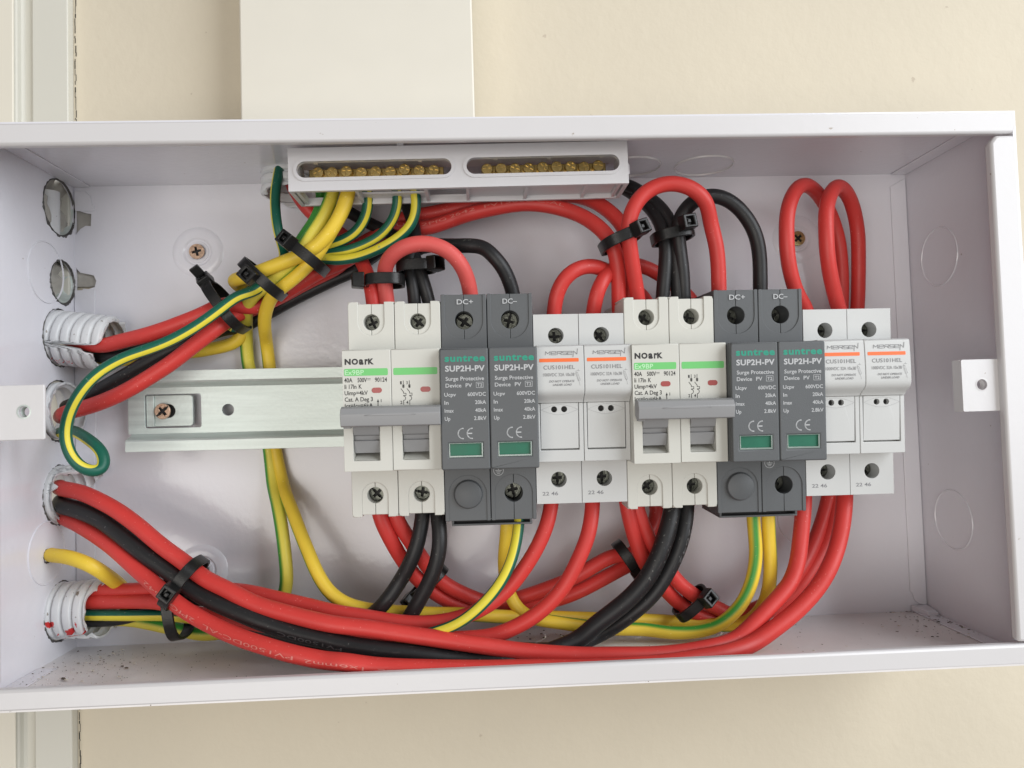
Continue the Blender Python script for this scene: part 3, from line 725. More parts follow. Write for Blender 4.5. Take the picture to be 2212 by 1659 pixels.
# ------------------------------------------------------------------ earth terminal bar under the top wall
bar = empty('terminal_bar', 'white plastic terminal bar cover with two oblong windows over brass screws', 'terminal bar', at=(-21.6, 83, 0))
bar.rotation_euler = (0, -0.0095, 0)
b = MB(); Wd = 132.8; Hb = 17.0
def stadium(x0, x1, y0, y1, n=12):
    r = (y1 - y0) / 2
    return circ(x1 - r, y0 + r, r, n, -pi / 2, pi / 2) + circ(x0 + r, y0 + r, r, n, pi / 2, 3 * pi / 2)
S1, S2 = (3.3, 63.2, 5.1, 11.5), (69.0, 129.3, 5.0, 11.5)
b.plate([(0, 0), (Wd, 0), (Wd, Hb), (0, Hb)], 53.2, 55.0, [stadium(*S1), stadium(*S2)])
for s_ in (S1, S2):
    o_ = stadium(s_[0] - 1.3, s_[1] + 1.3, s_[2] - 1.3, s_[3] + 1.3); b.plate(o_, 54.4, 55.5, [stadium(*s_)])
b.plate([(0, 0), (1.6, 0), (1.6, Hb), (0, Hb)], 34, 53.18); b.box(Wd - 1.6, Wd, 0, Hb, 34, 53.18)
b.box(1.62, Wd - 1.62, 0, 3.2, 34, 35.4)
for q in (2.2, 25, 52, 68.5, 92, 116, 129): b.box(q, q + 1.3, 0.3, 3.0, 35.5, 53.1)
b.box(69.9, 128.9, 1.9, 3.0, 35.6, 53.1); b.box(26.4, 51.8, 2.2, 3.0, 35.6, 42)
for q in (9.0, 50.0, 80, 101.5, 122.5): b.box(q, q + 1.4, 12.2, Hb, 49.5, 53.1)
for q in (42.0, 122): b.box(q, q + 2.6, Hb, Hb + 3.4, 44, 53.2)
b.box(1.62, Wd - 1.62, 15.2, 16.0, 34, 47)
b.plate([(Wd, 4), (Wd + 1.6, 5.5), (Wd + 1.6, 9.0), (Wd, 11)], 40, 50)
obj('cover', b, M['barwhite'], bar, 0.3)
for k, (bx0, bx1, sx0, sx1, yy) in enumerate(((5.6, 59.6, 9.3, 55.7, 10.3), (75.2, 126.0, 77.2, 122.4, 9.9))):
    b = MB(); b.box(bx0, bx1, yy - 4.0, yy + 1.9 + k * 0.4, 36, 43.6)
    br = obj('brass_bar', b, M['brass'], bar, 0.3)
    random.seed(k + 21)
    for i in range(9):
        sx = sx0 + (sx1 - sx0) * i / 8
        b = MB(); zz = 45.6 + random.uniform(-0.6, 1.4)
        dy = random.uniform(-0.3, 0.3)
        b.lathe([(2.35, 43.4), (2.35, zz - 0.4), (2.2, zz - 0.05), (2.1, zz - 0.6)], sx, yy + dy, 24)
        screw(b, sx, yy + dy, 2.15, zz - 0.12, random.uniform(0, pi), deep=1.0, cross=(0.8, 0.2), slot=False)
        obj('brass_screw', b, [M['brass'], M['slot']], br)

# ------------------------------------------------------------------ cables
def cat_rom(P, step=1.1):
    P = [Vector(p) for p in P]
    Q = [P[0] * 2 - P[1]] + P + [P[-1] * 2 - P[-2]]
    out = []
    for i in range(1, len(Q) - 2):
        p0, p1, p2, p3 = Q[i - 1:i + 3]
        d0, d1, d2 = [max(1e-3, (a - b_).length) ** 0.5 for a, b_ in ((p1, p0), (p2, p1), (p3, p2))]
        t1 = (p1 - p0) / d0 - (p2 - p0) / (d0 + d1) + (p2 - p1) / d1
        t2 = (p2 - p1) / d1 - (p3 - p1) / (d1 + d2) + (p3 - p2) / d2
        m1, m2 = t1 * d1, t2 * d1
        n = max(2, int((p2 - p1).length / step))
        for k in range(n):
            t = k / n
            out.append(p1 * (2 * t ** 3 - 3 * t * t + 1) + m1 * (t ** 3 - 2 * t * t + t) + p2 * (-2 * t ** 3 + 3 * t * t) + m2 * (t ** 3 - t * t))
    out.append(P[-1])
    for _ in range(16):   # a stiff cable has no tight wiggles
        out = [out[0]] + [(out[i - 1] + out[i] * 2 + out[i + 1]) / 4 for i in range(1, len(out) - 1)] + [out[-1]]
    return out
def frames(path):
    fr = []; n1 = None
    for i, p in enumerate(path):
        t = (path[min(i + 1, len(path) - 1)] - path[max(i - 1, 0)]).normalized()
        z = Vector((0, 0, 1)); q = z - t * z.dot(t)
        if n1 is not None:
            pr = n1 - t * n1.dot(t)
            w_ = min(1, q.length * 1.2) * 0.35
            q = pr.normalized() * (1 - w_) + q * w_ if q.dot(pr) > 0 else pr
        n1 = q.normalized(); fr.append((p, t, n1, t.cross(n1)))
    return fr
def tube(path, r, tw=(0, 0), seg=20, seed=0):
    mb = MB(); mb.uv = []; fr = frames(path); n = len(fr); s = 0
    for i, (p, t, a, c) in enumerate(fr):
        rr = r * (1 + 0.012 * noise.noise(Vector((i * 0.12, seed, 0))))
        if i in (0, n - 1): rr *= 0.9
        for k in range(seg):
            an = 2 * pi * k / seg
            mb.v.append(tuple(p + (a * cos(an) + c * sin(an)) * rr))
    for i in range(n - 1):
        u0 = tw[0] + (tw[1] - tw[0]) * i / n; u1 = tw[0] + (tw[1] - tw[0]) * (i + 1) / n
        for k in range(seg):
            k2 = (k + 1) % seg
            mb.f.append((i * seg + k, i * seg + k2, (i + 1) * seg + k2, (i + 1) * seg + k)); mb.m.append(0)
            mb.uv.append([(k / seg + u0, i * 0.1), ((k + 1) / seg + u0, i * 0.1), ((k + 1) / seg + u1, i * 0.1 + 0.1), (k / seg + u1, i * 0.1 + 0.1)])
    for base, rev in ((0, True), ((n - 1) * seg, False)):
        f = [base + k for k in range(seg)]
        if rev: f = f[::-1]
        mb.f.append(tuple(f)); mb.m.append(0); mb.uv.append([(0.0, 0.0)] * seg)
    return mb, fr
TW = {'yspd': (0.66, 0.20), 'dg3': (0.07, 0.07), 'dspd': (-0.09, 0.12), 'dcon': (-0.05, -0.05), 'yg2': (0.0, 0.05), 'dloop': (0.0, 0.02)}
PRINT = {'rb': ('HALOGEN FREE  1x6mm2  PV1500DC-AL  2PfG 2642', 62, 150, -1, 0.02, 'print'),
         'ru1': ('TUV  2PfG 2642  PV1500DC-AL', 158, 78, 1, -0.04, 'print'),
         'bt2': ('2642', 15, 14, 1, -0.1, 'printdark'), 'bt': ('PV1500DC', 122, 26, -1, 0.05, 'printdark')}
KNAME = {'red': ('red_cable', 'cable'), 'pink': ('red_cable', 'cable'), 'black': ('black_cable', 'cable')}
def make_cable(key, kind, r, label, group, pts):
    path = cat_rom(pts); hs = hash_n(key)
    path = [p + Vector((noise.noise(p * 0.045 + Vector((hs, 0, 0))), noise.noise(p * 0.045 + Vector((0, hs, 0))), 0)) * 0.45 for p in path]
    o0 = Vector(pts[0])
    mb, fr = tube(path, r, TW.get(key, (0, 0)), seed=hash_n(key))
    mb.v = [tuple(Vector(p) - o0) for p in mb.v]
    # keep UVs: no face reordering happens in recalc
    nm, ct = KNAME.get(kind, ('earth_wire', 'wire'))
    o = obj(nm, mb, CM[kind], angle=60)
    o.location = (o0.x * MM, -o0.z * MM, o0.y * MM)
    tag(o, label, ct, group)
    if key in PRINT:
        body, s0, width, dr, uc, mk = PRINT[key]
        b = MB(); cum = [0.0]
        for i in range(1, len(path)): cum.append(cum[-1] + (path[i] - path[i - 1]).length)
        vs, fs, a, bb_ = text_polys(body, 0.0)
        k = width / (bb_ - a); h = 2.0; out = []
        for x, y in vs:
            d = (x - a) * k
            s = s0 + d if dr > 0 else s0 + width - d
            j = 0
            while j < len(cum) - 2 and cum[j + 1] < s: j += 1
            f = (s - cum[j]) / max(1e-6, cum[j + 1] - cum[j]); f = min(1, max(0, f))
            p = fr[j][0].lerp(fr[j + 1][0], f); n1 = fr[j][2].lerp(fr[j + 1][2], f).normalized(); n2 = fr[j][3].lerp(fr[j + 1][3], f).normalized()
            an = 2 * pi * uc - dr * (y - 0.36) * h / r
            out.append(tuple(p + (n1 * cos(an) + n2 * sin(an)) * (r + 0.09) - o0))
        b.add(out, fs); obj('printed_text', b, M[mk], o, angle=80)
    return o
def hash_n(s): return sum(ord(ch) * (i + 1) for i, ch in enumerate(s)) % 97
CABLES = [
 ('ru1', 'red', 3.2, 'red cable leaving the uppermost white conduit in the left wall', 'red cables wired inside the enclosure',
  [[-129.4,33.7,12.0],[-116.6,29.7,18.0],[-108.8,28.6,20.0],[-101.1,30.0,22.0],[-89.3,32.2,26.0],[-76.6,35.3,28.0],[-64.7,39.6,28.0],[-55.8,44.3,26.0],[-45.0,43.1,22.0],[-32.6,49.7,20.0],[-17.8,58.1,20.0],[-4.4,63.8,20.0],[3.2,69.7,20.0],[14.3,76.6,20.0],[28.5,76.1,22.0],[41.1,79.9,22.0],[47.5,81.3,25.0],[57.5,83.2,26.0],[72.4,84.3,28.0],[84.6,82.2,30.0],[95.3,77.0,34.0],[101.3,71.4,38.0],[105.6,65.5,40.0],[108.0,58.2,40.0],[109.1,50.4,38.0],[109.3,41.0,36.0],[109.5,34.0,34.0]]),
 ('ru2', 'red', 3.2, 'red cable rising from the ragged middle left hole below the green loop', 'red cables wired inside the enclosure',
  [[-131.0,-0.9,12.0],[-124.2,0.3,22.0],[-115.5,1.9,26.0],[-104.1,4.9,30.0],[-93.9,8.8,32.0],[-84.5,14.3,32.0],[-75.1,20.2,32.0],[-66.5,27.6,30.0],[-57.9,35.2,27.0],[-52.3,40.6,22.0],[-48.6,43.2,16.0],[-37.2,48.4,14.0],[-25.1,54.5,14.0],[-9.9,62.1,14.0],[-2.5,69.7,16.0],[10.3,76.6,16.0],[18.1,82.2,16.0],[30.8,84.0,16.0],[41.1,86.1,17.0],[54.6,88.2,17.0],[78.3,89.9,18.0],[93.5,90.1,20.0],[100.5,87.0,24.0],[106.8,81.4,28.0],[111.3,74.8,32.0],[114.1,67.8,34.0],[114.8,58.4,34.0],[115.1,48.7,33.0],[114.8,34.0,33.0]]),
 ('bu1', 'black', 2.9, 'black cable running below the red cables from the left conduit towards the top', 'black cables wired inside the enclosure',
  [[-131.0,28.0,8.0],[-118.7,25.3,12.0],[-106.9,24.6,14.0],[-93.7,27.3,16.0],[-81.4,31.0,16.0],[-69.8,35.5,14.0],[-60.5,39.6,12.0],[-55.6,39.2,8.0],[-45.2,44.4,7.0],[-29.8,51.8,7.0],[-14.4,58.9,7.0],[-3.5,63.4,7.0],[1.3,65.6,8.0],[10.8,72.8,8.0],[20.3,77.9,8.0],[30.3,81.4,8.0],[43.5,86.5,8.0],[54.7,89.5,8.0],[79.1,92.2,10.0],[99.7,93.9,14.0],[111.7,94.9,20.0],[118.1,92.0,26.0],[124.1,86.1,30.0],[128.9,79.9,34.0],[132.1,73.3,36.0],[133.2,65.5,38.0],[133.3,54.8,38.0],[133.9,45.2,37.0],[134.3,33.3,35.0]]),
 ('bu2', 'black', 3.0, 'black cable climbing from the middle left hole beneath the lower red cable', 'black cables wired inside the enclosure',
  [[-130.7,3.0,10.0],[-118.7,6.6,16.0],[-109.0,11.1,20.0],[-98.4,16.6,22.0],[-88.3,21.7,23.0],[-78.7,26.3,23.0],[-67.7,31.3,20.0],[-59.9,35.8,14.0],[-55.3,36.3,9.0],[-44.7,41.9,9.0],[-29.4,49.6,9.0],[-14.0,56.7,9.0],[-3.2,61.1,9.0],[-0.7,63.3,12.0],[7.1,68.8,12.0],[16.7,75.5,14.0],[21.0,79.0,16.0]]),
 ('rc1', 'red', 3.0, 'red cable dropping from the top conduit behind the earth wires to the left breaker', 'red cables wired inside the enclosure',
  [[-32.0,105.1,16.0],[-29.1,96.3,16.0],[-23.3,87.0,16.0],[-17.5,82.0,15.0],[-9.6,76.7,15.0],[-3.3,70.0,17.0],[0.8,62.2,22.0],[5.0,53.6,33.0],[7.2,46.8,38.0],[7.7,38.5,36.0]]),
 ('bc1', 'black', 2.7, 'short black cable crossing diagonally behind the earth wires under the terminal bar', 'black cables wired inside the enclosure',
  [[-17.9,94.3,12.0],[-7.5,87.3,14.0],[1.8,81.4,16.0],[10.8,76.1,20.0],[18.8,70.0,26.0],[24.1,63.1,32.0],[26.6,55.9,36.0],[28.9,48.5,37.0],[30.9,38.1,35.0]]),
 ('bc2', 'black', 2.7, 'black cable coming straight down behind the terminal bar to the left breaker', 'black cables wired inside the enclosure',
  [[19.7,91.3,20.0],[21.2,84.6,22.0],[23.9,76.4,26.0],[25.0,68.4,30.0],[22.8,61.7,34.0],[22.3,55.5,36.0],[23.7,48.6,37.0],[24.2,38.3,35.0]]),
 ('rl1', 'pink', 3.15, 'faded pinkish red cable arching from the left breaker over to the left surge protector', 'red cables wired inside the enclosure',
  [[13.1,37.5,36.0],[12.8,44.8,38.0],[12.5,52.1,40.0],[13.9,56.9,44.0],[17.6,60.2,48.0],[23.3,62.4,50.0],[29.3,63.0,50.0],[35.6,61.7,50.0],[41.0,58.6,49.0],[44.5,53.8,47.0],[46.4,49.2,44.0],[47.4,44.0,41.0],[47.7,37.3,38.0]]),
 ('bl1', 'black', 3.0, 'black cable arching over to the DC minus terminal of the left surge protector', 'black cables wired inside the enclosure',
  [[18.2,60.4,22.0],[23.8,65.0,28.0],[30.0,66.4,32.0],[38.8,65.3,36.0],[46.0,64.0,40.0],[53.7,62.9,42.0],[56.5,59.1,44.0],[60.6,54.8,43.0],[62.9,49.9,41.0],[64.8,44.5,39.0],[65.6,36.1,37.0]]),
 ('rl2', 'red', 3.1, 'bright red cable looping high from the cable tie down to the right surge protector', 'red cables wired inside the enclosure',
  [[117.9,33.5,36.0],[116.7,41.5,38.0],[114.7,49.5,42.0],[112.8,58.3,46.0],[111.5,64.7,49.0],[111.2,69.8,51.0],[113.6,76.5,52.0],[118.9,82.0,52.0],[125.6,84.5,52.0],[131.2,84.6,52.0],[137.2,82.7,52.0],[143.0,78.2,51.0],[146.3,69.5,46.0],[148.8,61.8,44.0],[150.1,53.6,42.0],[150.6,45.3,40.0],[150.9,34.9,38.0]]),
 ('bl2', 'black', 3.0, 'black cable arching behind the red loop to the right surge protector', 'black cables wired inside the enclosure',
  [[136.7,33.2,35.0],[136.1,42.7,37.0],[135.7,54.5,39.0],[134.4,64.0,40.0],[133.3,69.3,42.0],[134.7,74.4,43.0],[138.2,78.6,43.0],[144.1,81.9,43.0],[149.7,82.3,43.0],[155.5,80.0,43.0],[161.4,75.1,42.0],[165.9,68.0,41.0],[168.2,60.4,40.0],[168.7,52.8,39.0],[168.5,44.3,38.0],[168.8,34.8,36.0]]),
 ('bu3', 'black', 2.9, 'black cable emerging from behind the right end of the terminal bar', 'black cables wired inside the enclosure',
  [[110.3,99.0,14.0],[115.9,92.7,22.0],[122.5,85.2,28.0],[126.1,78.2,33.0],[128.1,70.7,37.0],[129.1,64.6,38.0],[128.9,54.8,38.0],[128.1,45.3,37.0],[127.4,33.4,35.0]]),
 ('rf1', 'red', 3.1, 'red cable arching from the top of the first fuse holder behind the red bundle', 'red cables wired inside the enclosure',
  [[81.4,33.0,36.0],[82.1,39.4,38.0],[83.8,45.8,40.0],[87.2,50.8,41.0],[92.7,54.0,40.0],[98.8,54.9,38.0],[104.8,53.7,34.0],[112.2,50.7,28.0],[119.4,47.1,22.0],[125.7,42.7,16.0],[127.9,33.6,14.0],[112.7,5.3,14.0],[119.0,-20.6,14.0],[127.2,-51.6,14.0],[122.3,-60.8,16.0],[113.5,-68.3,20.0],[108.1,-67.2,22.0],[100.1,-69.5,24.0],[90.0,-75.0,24.0],[80.1,-79.7,22.0],[65.2,-84.2,20.0],[52.9,-86.2,20.0],[45.6,-83.9,21.0],[38.3,-80.0,23.0],[31.7,-74.9,25.0],[26.7,-69.0,28.0],[22.4,-60.7,32.0],[17.7,-52.0,35.0],[14.8,-46.0,37.0],[14.0,-39.9,37.0]]),
 ('rf2', 'red', 3.1, 'red cable arching from the second fuse holder past the back of the red bundle', 'red cables wired inside the enclosure',
  [[97.9,32.6,36.0],[98.5,38.6,38.0],[100.1,44.9,40.0],[104.0,51.0,38.0],[109.1,55.5,32.0],[116.3,58.4,24.0],[124.3,57.8,20.0],[131.9,54.2,18.0],[139.5,49.2,16.0],[146.1,43.6,14.0],[149.6,35.9,12.0],[146.8,-6.0,10.0],[141.6,-31.9,10.0],[135.1,-50.1,12.0],[129.0,-59.8,14.0],[123.6,-66.4,16.0],[116.3,-71.3,18.0],[110.8,-73.2,20.0],[100.2,-77.3,22.0],[90.0,-82.1,22.0],[80.1,-86.1,20.0],[65.2,-88.7,18.0],[52.9,-89.2,18.0],[42.0,-88.0,19.0],[33.2,-83.9,21.0],[26.2,-78.1,24.0],[20.3,-71.6,27.0],[15.2,-62.3,32.0],[11.2,-53.0,36.0],[8.4,-45.6,38.0],[7.6,-39.5,38.0]]),
 ('rg1', 'red', 3.1, 'red cable in a narrow loop, left of the pair above the last fuse holders', 'red cables wired inside the enclosure',
  [[191.3,30.2,32.0],[189.6,36.0,34.0],[186.2,39.3,36.0],[182.4,45.7,39.0],[179.6,54.0,42.0],[178.2,64.2,44.0],[178.8,72.8,44.0],[181.5,80.1,42.0],[186.2,86.2,38.0],[192.0,89.1,33.0],[198.8,88.8,27.0],[205.2,85.0,22.0],[210.7,78.2,18.0],[214.7,68.3,15.0],[216.0,57.9,14.0],[216.3,47.5,13.0],[215.7,31.7,12.0],[209.8,-18.3,12.0],[207.3,-39.0,13.0],[204.8,-47.1,14.0],[200.8,-56.5,16.0],[195.4,-64.9,20.0],[188.0,-73.9,24.0],[180.7,-81.6,26.0],[173.3,-88.1,26.0],[163.9,-92.9,25.0],[154.1,-94.7,24.0],[151.9,-92.7,24.0],[144.9,-88.5,26.0],[137.5,-83.8,28.0],[130.3,-77.2,30.0],[124.7,-69.4,32.0],[119.2,-59.7,34.0],[116.3,-52.3,35.0],[113.9,-45.8,36.0],[113.2,-38.7,36.0]]),
 ('rg2', 'red', 3.1, 'red cable in a narrow loop, right of the pair above the last fuse holders', 'red cables wired inside the enclosure',
  [[204.0,31.6,35.0],[200.9,38.6,38.0],[196.9,47.8,42.0],[194.4,56.9,45.0],[194.1,66.3,46.0],[195.0,74.7,45.0],[198.8,82.1,41.0],[205.2,88.0,35.0],[212.8,86.8,28.0],[218.7,81.2,22.0],[222.4,71.7,18.0],[223.1,60.0,16.0],[223.4,49.8,14.0],[222.2,31.4,13.0],[212.3,-23.6,13.0],[209.2,-44.2,14.0],[205.6,-56.0,17.0],[200.5,-66.1,20.0],[193.6,-74.8,23.0],[186.2,-82.5,25.0],[178.1,-90.3,24.0],[168.5,-95.9,22.0],[157.9,-98.0,20.0],[150.5,-96.7,20.0],[142.8,-94.8,22.0],[134.4,-90.0,24.0],[127.8,-83.6,27.0],[121.9,-76.4,30.0],[117.1,-68.9,33.0],[113.1,-59.3,35.0],[110.6,-50.8,37.0],[109.2,-44.5,38.0],[108.5,-38.3,38.0]]),
 ('rt', 'red', 3.25, 'topmost red cable of the big front bundle tied at lower left', 'red cables wired inside the enclosure',
  [[-131.0,-31.0,14.0],[-127.4,-31.1,20.0],[-117.7,-32.5,24.0],[-107.7,-36.0,28.0],[-99.4,-39.7,31.0],[-88.9,-46.4,34.0],[-78.9,-54.1,36.0],[-69.1,-60.7,38.0],[-60.9,-67.0,40.0],[-51.0,-71.2,43.0],[-39.0,-76.4,46.0],[-24.9,-80.2,49.0],[-9.5,-83.3,52.0],[7.1,-85.6,53.0],[22.7,-89.2,53.0],[43.7,-92.9,54.0],[64.7,-96.7,54.0],[85.7,-98.8,55.0],[97.7,-99.1,56.0],[113.7,-99.5,56.0],[127.3,-99.3,55.0],[138.5,-98.0,54.0],[147.4,-96.4,52.0],[158.1,-88.9,50.0],[165.7,-82.9,48.0],[172.4,-76.7,46.0],[176.5,-69.9,44.0],[179.2,-61.5,42.0],[180.9,-53.7,41.0],[182.2,-46.3,40.0],[183.5,-39.9,38.0]]),
 ('bt', 'black', 3.6, 'thick black cable in the middle of the big front bundle', 'black cables wired inside the enclosure',
  [[-131.0,-37.5,12.0],[-128.5,-38.3,18.0],[-119.4,-39.5,23.0],[-107.8,-43.8,27.0],[-96.8,-49.9,31.0],[-86.3,-57.2,34.0],[-76.5,-64.3,36.0],[-67.4,-70.8,38.0],[-53.3,-76.5,43.0],[-38.8,-81.9,47.0],[-25.0,-86.5,49.0],[-9.9,-90.3,51.0],[-3.7,-91.7,52.0],[12.1,-94.4,53.0],[27.7,-97.3,53.0],[43.5,-99.7,52.0],[59.3,-100.0,53.4],[73.2,-100.0,47.1],[87.4,-95.6,44.0],[93.8,-90.3,44.0],[100.9,-85.6,44.0],[108.1,-80.2,44.0],[114.5,-73.5,44.0],[120.5,-63.6,44.0],[124.4,-54.6,43.0],[127.1,-46.2,41.0],[128.6,-39.0,38.0]]),
 ('rb', 'red', 3.3, 'bottom red cable of the big front bundle with pale lettering along it', 'red cables wired inside the enclosure',
  [[-131.0,-43.2,10.0],[-129.8,-43.5,14.0],[-121.3,-45.4,20.0],[-110.7,-50.3,25.0],[-100.0,-56.0,30.0],[-88.6,-64.0,35.0],[-77.5,-71.3,40.0],[-67.0,-78.0,44.0],[-53.5,-83.8,49.0],[-43.6,-87.0,53.0],[-33.8,-89.2,57.0],[-22.4,-91.8,60.0],[-9.3,-94.2,62.0],[-4.1,-94.0,64.0],[8.4,-96.2,64.0],[23.5,-97.4,65.0],[43.7,-98.2,66.0],[68.9,-99.3,66.0],[89.3,-99.7,66.0],[101.1,-100.0,65.3],[117.2,-100.0,62.9],[131.2,-99.9,60.0],[142.2,-98.7,59.0],[152.5,-96.7,56.0],[162.8,-91.3,54.0],[172.7,-85.6,52.0],[180.9,-79.1,50.0],[188.2,-70.5,48.0],[193.6,-62.0,45.0],[196.9,-53.1,43.0],[198.8,-45.8,41.0],[200.7,-40.5,38.0]]),
 ('bt2', 'black', 3.0, 'black cable beside the middle one, right of the pair below the middle breaker', 'black cables wired inside the enclosure',
  [[134.7,-39.2,38.0],[133.6,-46.5,40.0],[131.2,-55.5,42.0],[127.8,-64.7,42.0],[122.9,-73.4,42.0],[116.7,-81.7,41.0],[109.6,-87.7,40.0],[102.7,-93.1,38.0],[94.8,-97.5,36.0],[76.0,-99.1,46.0],[59.7,-98.2,46.0],[38.0,-96.5,45.0],[16.2,-94.3,42.0],[-6.2,-91.8,38.0],[-23.4,-88.3,34.0],[-29.8,-86.9,30.0],[-50.3,-81.9,24.0],[-68.3,-79.8,20.0],[-83.5,-78.2,18.0],[-97.3,-85.4,16.0],[-112.7,-87.8,14.0],[-130.1,-87.6,12.0]]),
 ('r5', 'red', 3.05, 'upper red cable out of the lowest left conduit, rising to the first fuse holder', 'red cables wired inside the enclosure',
  [[-130.1,-76.3,12.0],[-122.2,-75.9,14.0],[-114.0,-75.4,16.0],[-101.1,-75.1,18.0],[-90.6,-74.5,20.0],[-72.3,-72.9,24.0],[-57.4,-74.0,28.0],[-47.7,-74.6,32.0],[-32.7,-77.3,36.0],[-20.8,-79.6,38.0],[-11.9,-81.7,40.0],[1.9,-84.3,41.0],[15.7,-86.9,42.0],[29.5,-87.5,42.0],[41.0,-85.7,42.0],[50.3,-82.0,42.0],[58.9,-75.9,42.0],[66.1,-67.4,42.0],[72.1,-57.7,41.0],[76.2,-48.7,40.0],[78.0,-41.0,38.0],[78.6,-35.0,37.0]]),
 ('r6', 'red', 3.1, 'lower red cable out of the lowest left conduit, rising to the second fuse holder', 'red cables wired inside the enclosure',
  [[-130.1,-80.5,12.0],[-121.2,-79.7,16.0],[-113.0,-79.4,18.0],[-100.2,-79.4,20.0],[-84.2,-79.4,24.0],[-68.6,-83.5,28.0],[-51.8,-84.9,34.0],[-32.4,-87.8,38.0],[-9.1,-90.5,40.0],[-0.1,-93.6,42.0],[21.7,-93.7,43.0],[40.8,-93.9,43.0],[51.7,-93.6,43.0],[60.0,-91.0,43.0],[68.4,-87.0,43.0],[76.9,-80.3,43.0],[82.7,-73.4,43.0],[86.8,-66.2,43.0],[91.0,-58.2,42.0],[93.5,-50.6,41.0],[95.0,-42.5,39.0],[95.8,-36.1,37.0]]),
 ('ba', 'black', 3.05, 'left one of two black cables hanging from the left breaker', 'black cables wired inside the enclosure',
  [[25.8,-37.8,38.0],[25.7,-44.6,40.0],[24.2,-53.6,41.0],[20.7,-62.9,40.0],[15.5,-72.1,37.0],[10.4,-79.0,38.0],[3.8,-85.6,35.0],[-7.5,-91.5,27.0],[-27.0,-90.1,22.0],[-46.8,-87.4,20.0],[-66.7,-85.7,18.0]]),
 ('bb', 'black', 3.05, 'right one of two black cables hanging from the left breaker', 'black cables wired inside the enclosure',
  [[31.5,-37.9,39.0],[32.1,-45.4,42.0],[32.8,-53.4,44.0],[31.4,-62.5,44.0],[28.0,-71.0,42.0],[23.8,-78.6,40.0],[19.5,-85.9,38.0],[12.8,-93.0,33.0],[-0.3,-97.7,28.0],[-21.5,-98.8,26.0],[-40.9,-93.8,24.0],[-60.5,-87.8,22.0]]),
 ('dloop', 'earthdark', 2.25, 'dark green and yellow wire curling in a free loop by the left wall', 'green and yellow earth wires inside the enclosure',
  [[-131.0,-7.9,14.0],[-120.2,-6.6,26.0],[-110.4,-8.3,36.0],[-102.8,-11.8,42.0],[-97.8,-15.4,45.0],[-95.8,-19.9,46.0],[-95.8,-23.0,47.0],[-99.3,-23.1,49.0],[-103.1,-20.9,51.0],[-106.2,-16.1,52.0],[-108.1,-10.3,52.0],[-108.0,-5.1,52.0],[-106.3,1.0,52.0],[-102.8,7.1,52.0],[-98.5,12.8,51.0],[-93.8,17.2,49.0],[-86.8,21.5,47.0],[-78.8,24.6,45.0],[-70.6,28.1,43.0],[-62.3,33.2,41.0],[-53.8,40.2,39.0],[-46.0,46.5,37.0],[-41.4,47.6,34.0],[-38.0,51.3,32.0],[-32.8,56.5,30.0],[-26.0,63.1,28.0],[-20.5,65.9,27.0],[-14.7,67.8,27.0],[-10.2,68.6,28.0],[-5.2,70.2,29.0],[0.4,73.3,30.0],[4.2,78.2,32.0],[5.8,82.5,34.0],[5.7,87.2,36.0],[5.3,93.2,37.0]]),
 ('dcon', 'earthdark', 2.1, 'dark green and yellow wire dropping from the top conduit left of the terminal bar', 'green and yellow earth wires inside the enclosure',
  [[-32.9,105.7,22.0],[-32.9,99.3,26.0],[-33.5,92.7,28.0],[-33.6,86.5,29.0],[-33.2,80.3,30.0],[-32.3,74.2,31.0],[-31.4,69.3,29.0],[-31.9,64.5,22.0],[-38.4,56.7,20.0],[-44.9,49.7,18.0],[-48.5,45.3,18.0],[-55.9,45.8,18.0],[-65.9,39.5,18.0],[-80.6,32.8,18.0],[-96.2,29.4,16.0],[-111.8,27.0,14.0],[-126.5,26.5,12.0]]),
 ('dg2', 'earthdark', 2.1, 'middle one of three thin green wires curving up into the terminal bar', 'green and yellow earth wires inside the enclosure',
  [[-57.9,35.0,20.0],[-46.6,50.2,24.0],[-39.7,52.7,26.0],[-30.9,57.8,26.0],[-22.2,61.7,26.0],[-13.1,65.6,26.0],[-5.4,65.5,28.0],[3.7,67.9,30.0],[11.2,71.2,32.0],[16.4,77.4,34.0],[18.2,82.7,36.0],[18.2,87.2,37.0],[17.7,92.7,38.0]]),
 ('dg3', 'earthdark2', 2.1, 'bright yellow thin wire, outermost of three curving up into the terminal bar', 'green and yellow earth wires inside the enclosure',
  [[-56.1,34.2,18.0],[-47.3,48.2,22.0],[-37.9,53.4,22.0],[-27.6,59.1,22.0],[-19.8,61.5,24.0],[-16.6,63.2,26.0],[-10.4,61.7,28.0],[-0.3,62.3,30.0],[9.8,64.9,33.0],[17.8,68.6,35.0],[23.8,73.6,37.0],[26.2,80.0,38.0],[26.2,85.5,39.0],[25.5,92.0,40.0]]),
 ('dg4', 'earthgreen', 2.1, 'short green wire half hidden behind the thick yellow ones below the terminal bar', 'green and yellow earth wires inside the enclosure',
  [[-14.6,95.8,30.0],[-14.9,90.0,28.0],[-15.6,86.1,26.0],[-19.0,81.2,22.0],[-25.0,74.8,18.0],[-29.6,68.7,16.0]]),
 ('yg1', 'earthyellow', 2.8, 'thick yellow wire with green edge, right one of two behind the metal rail', 'green and yellow earth wires inside the enclosure',
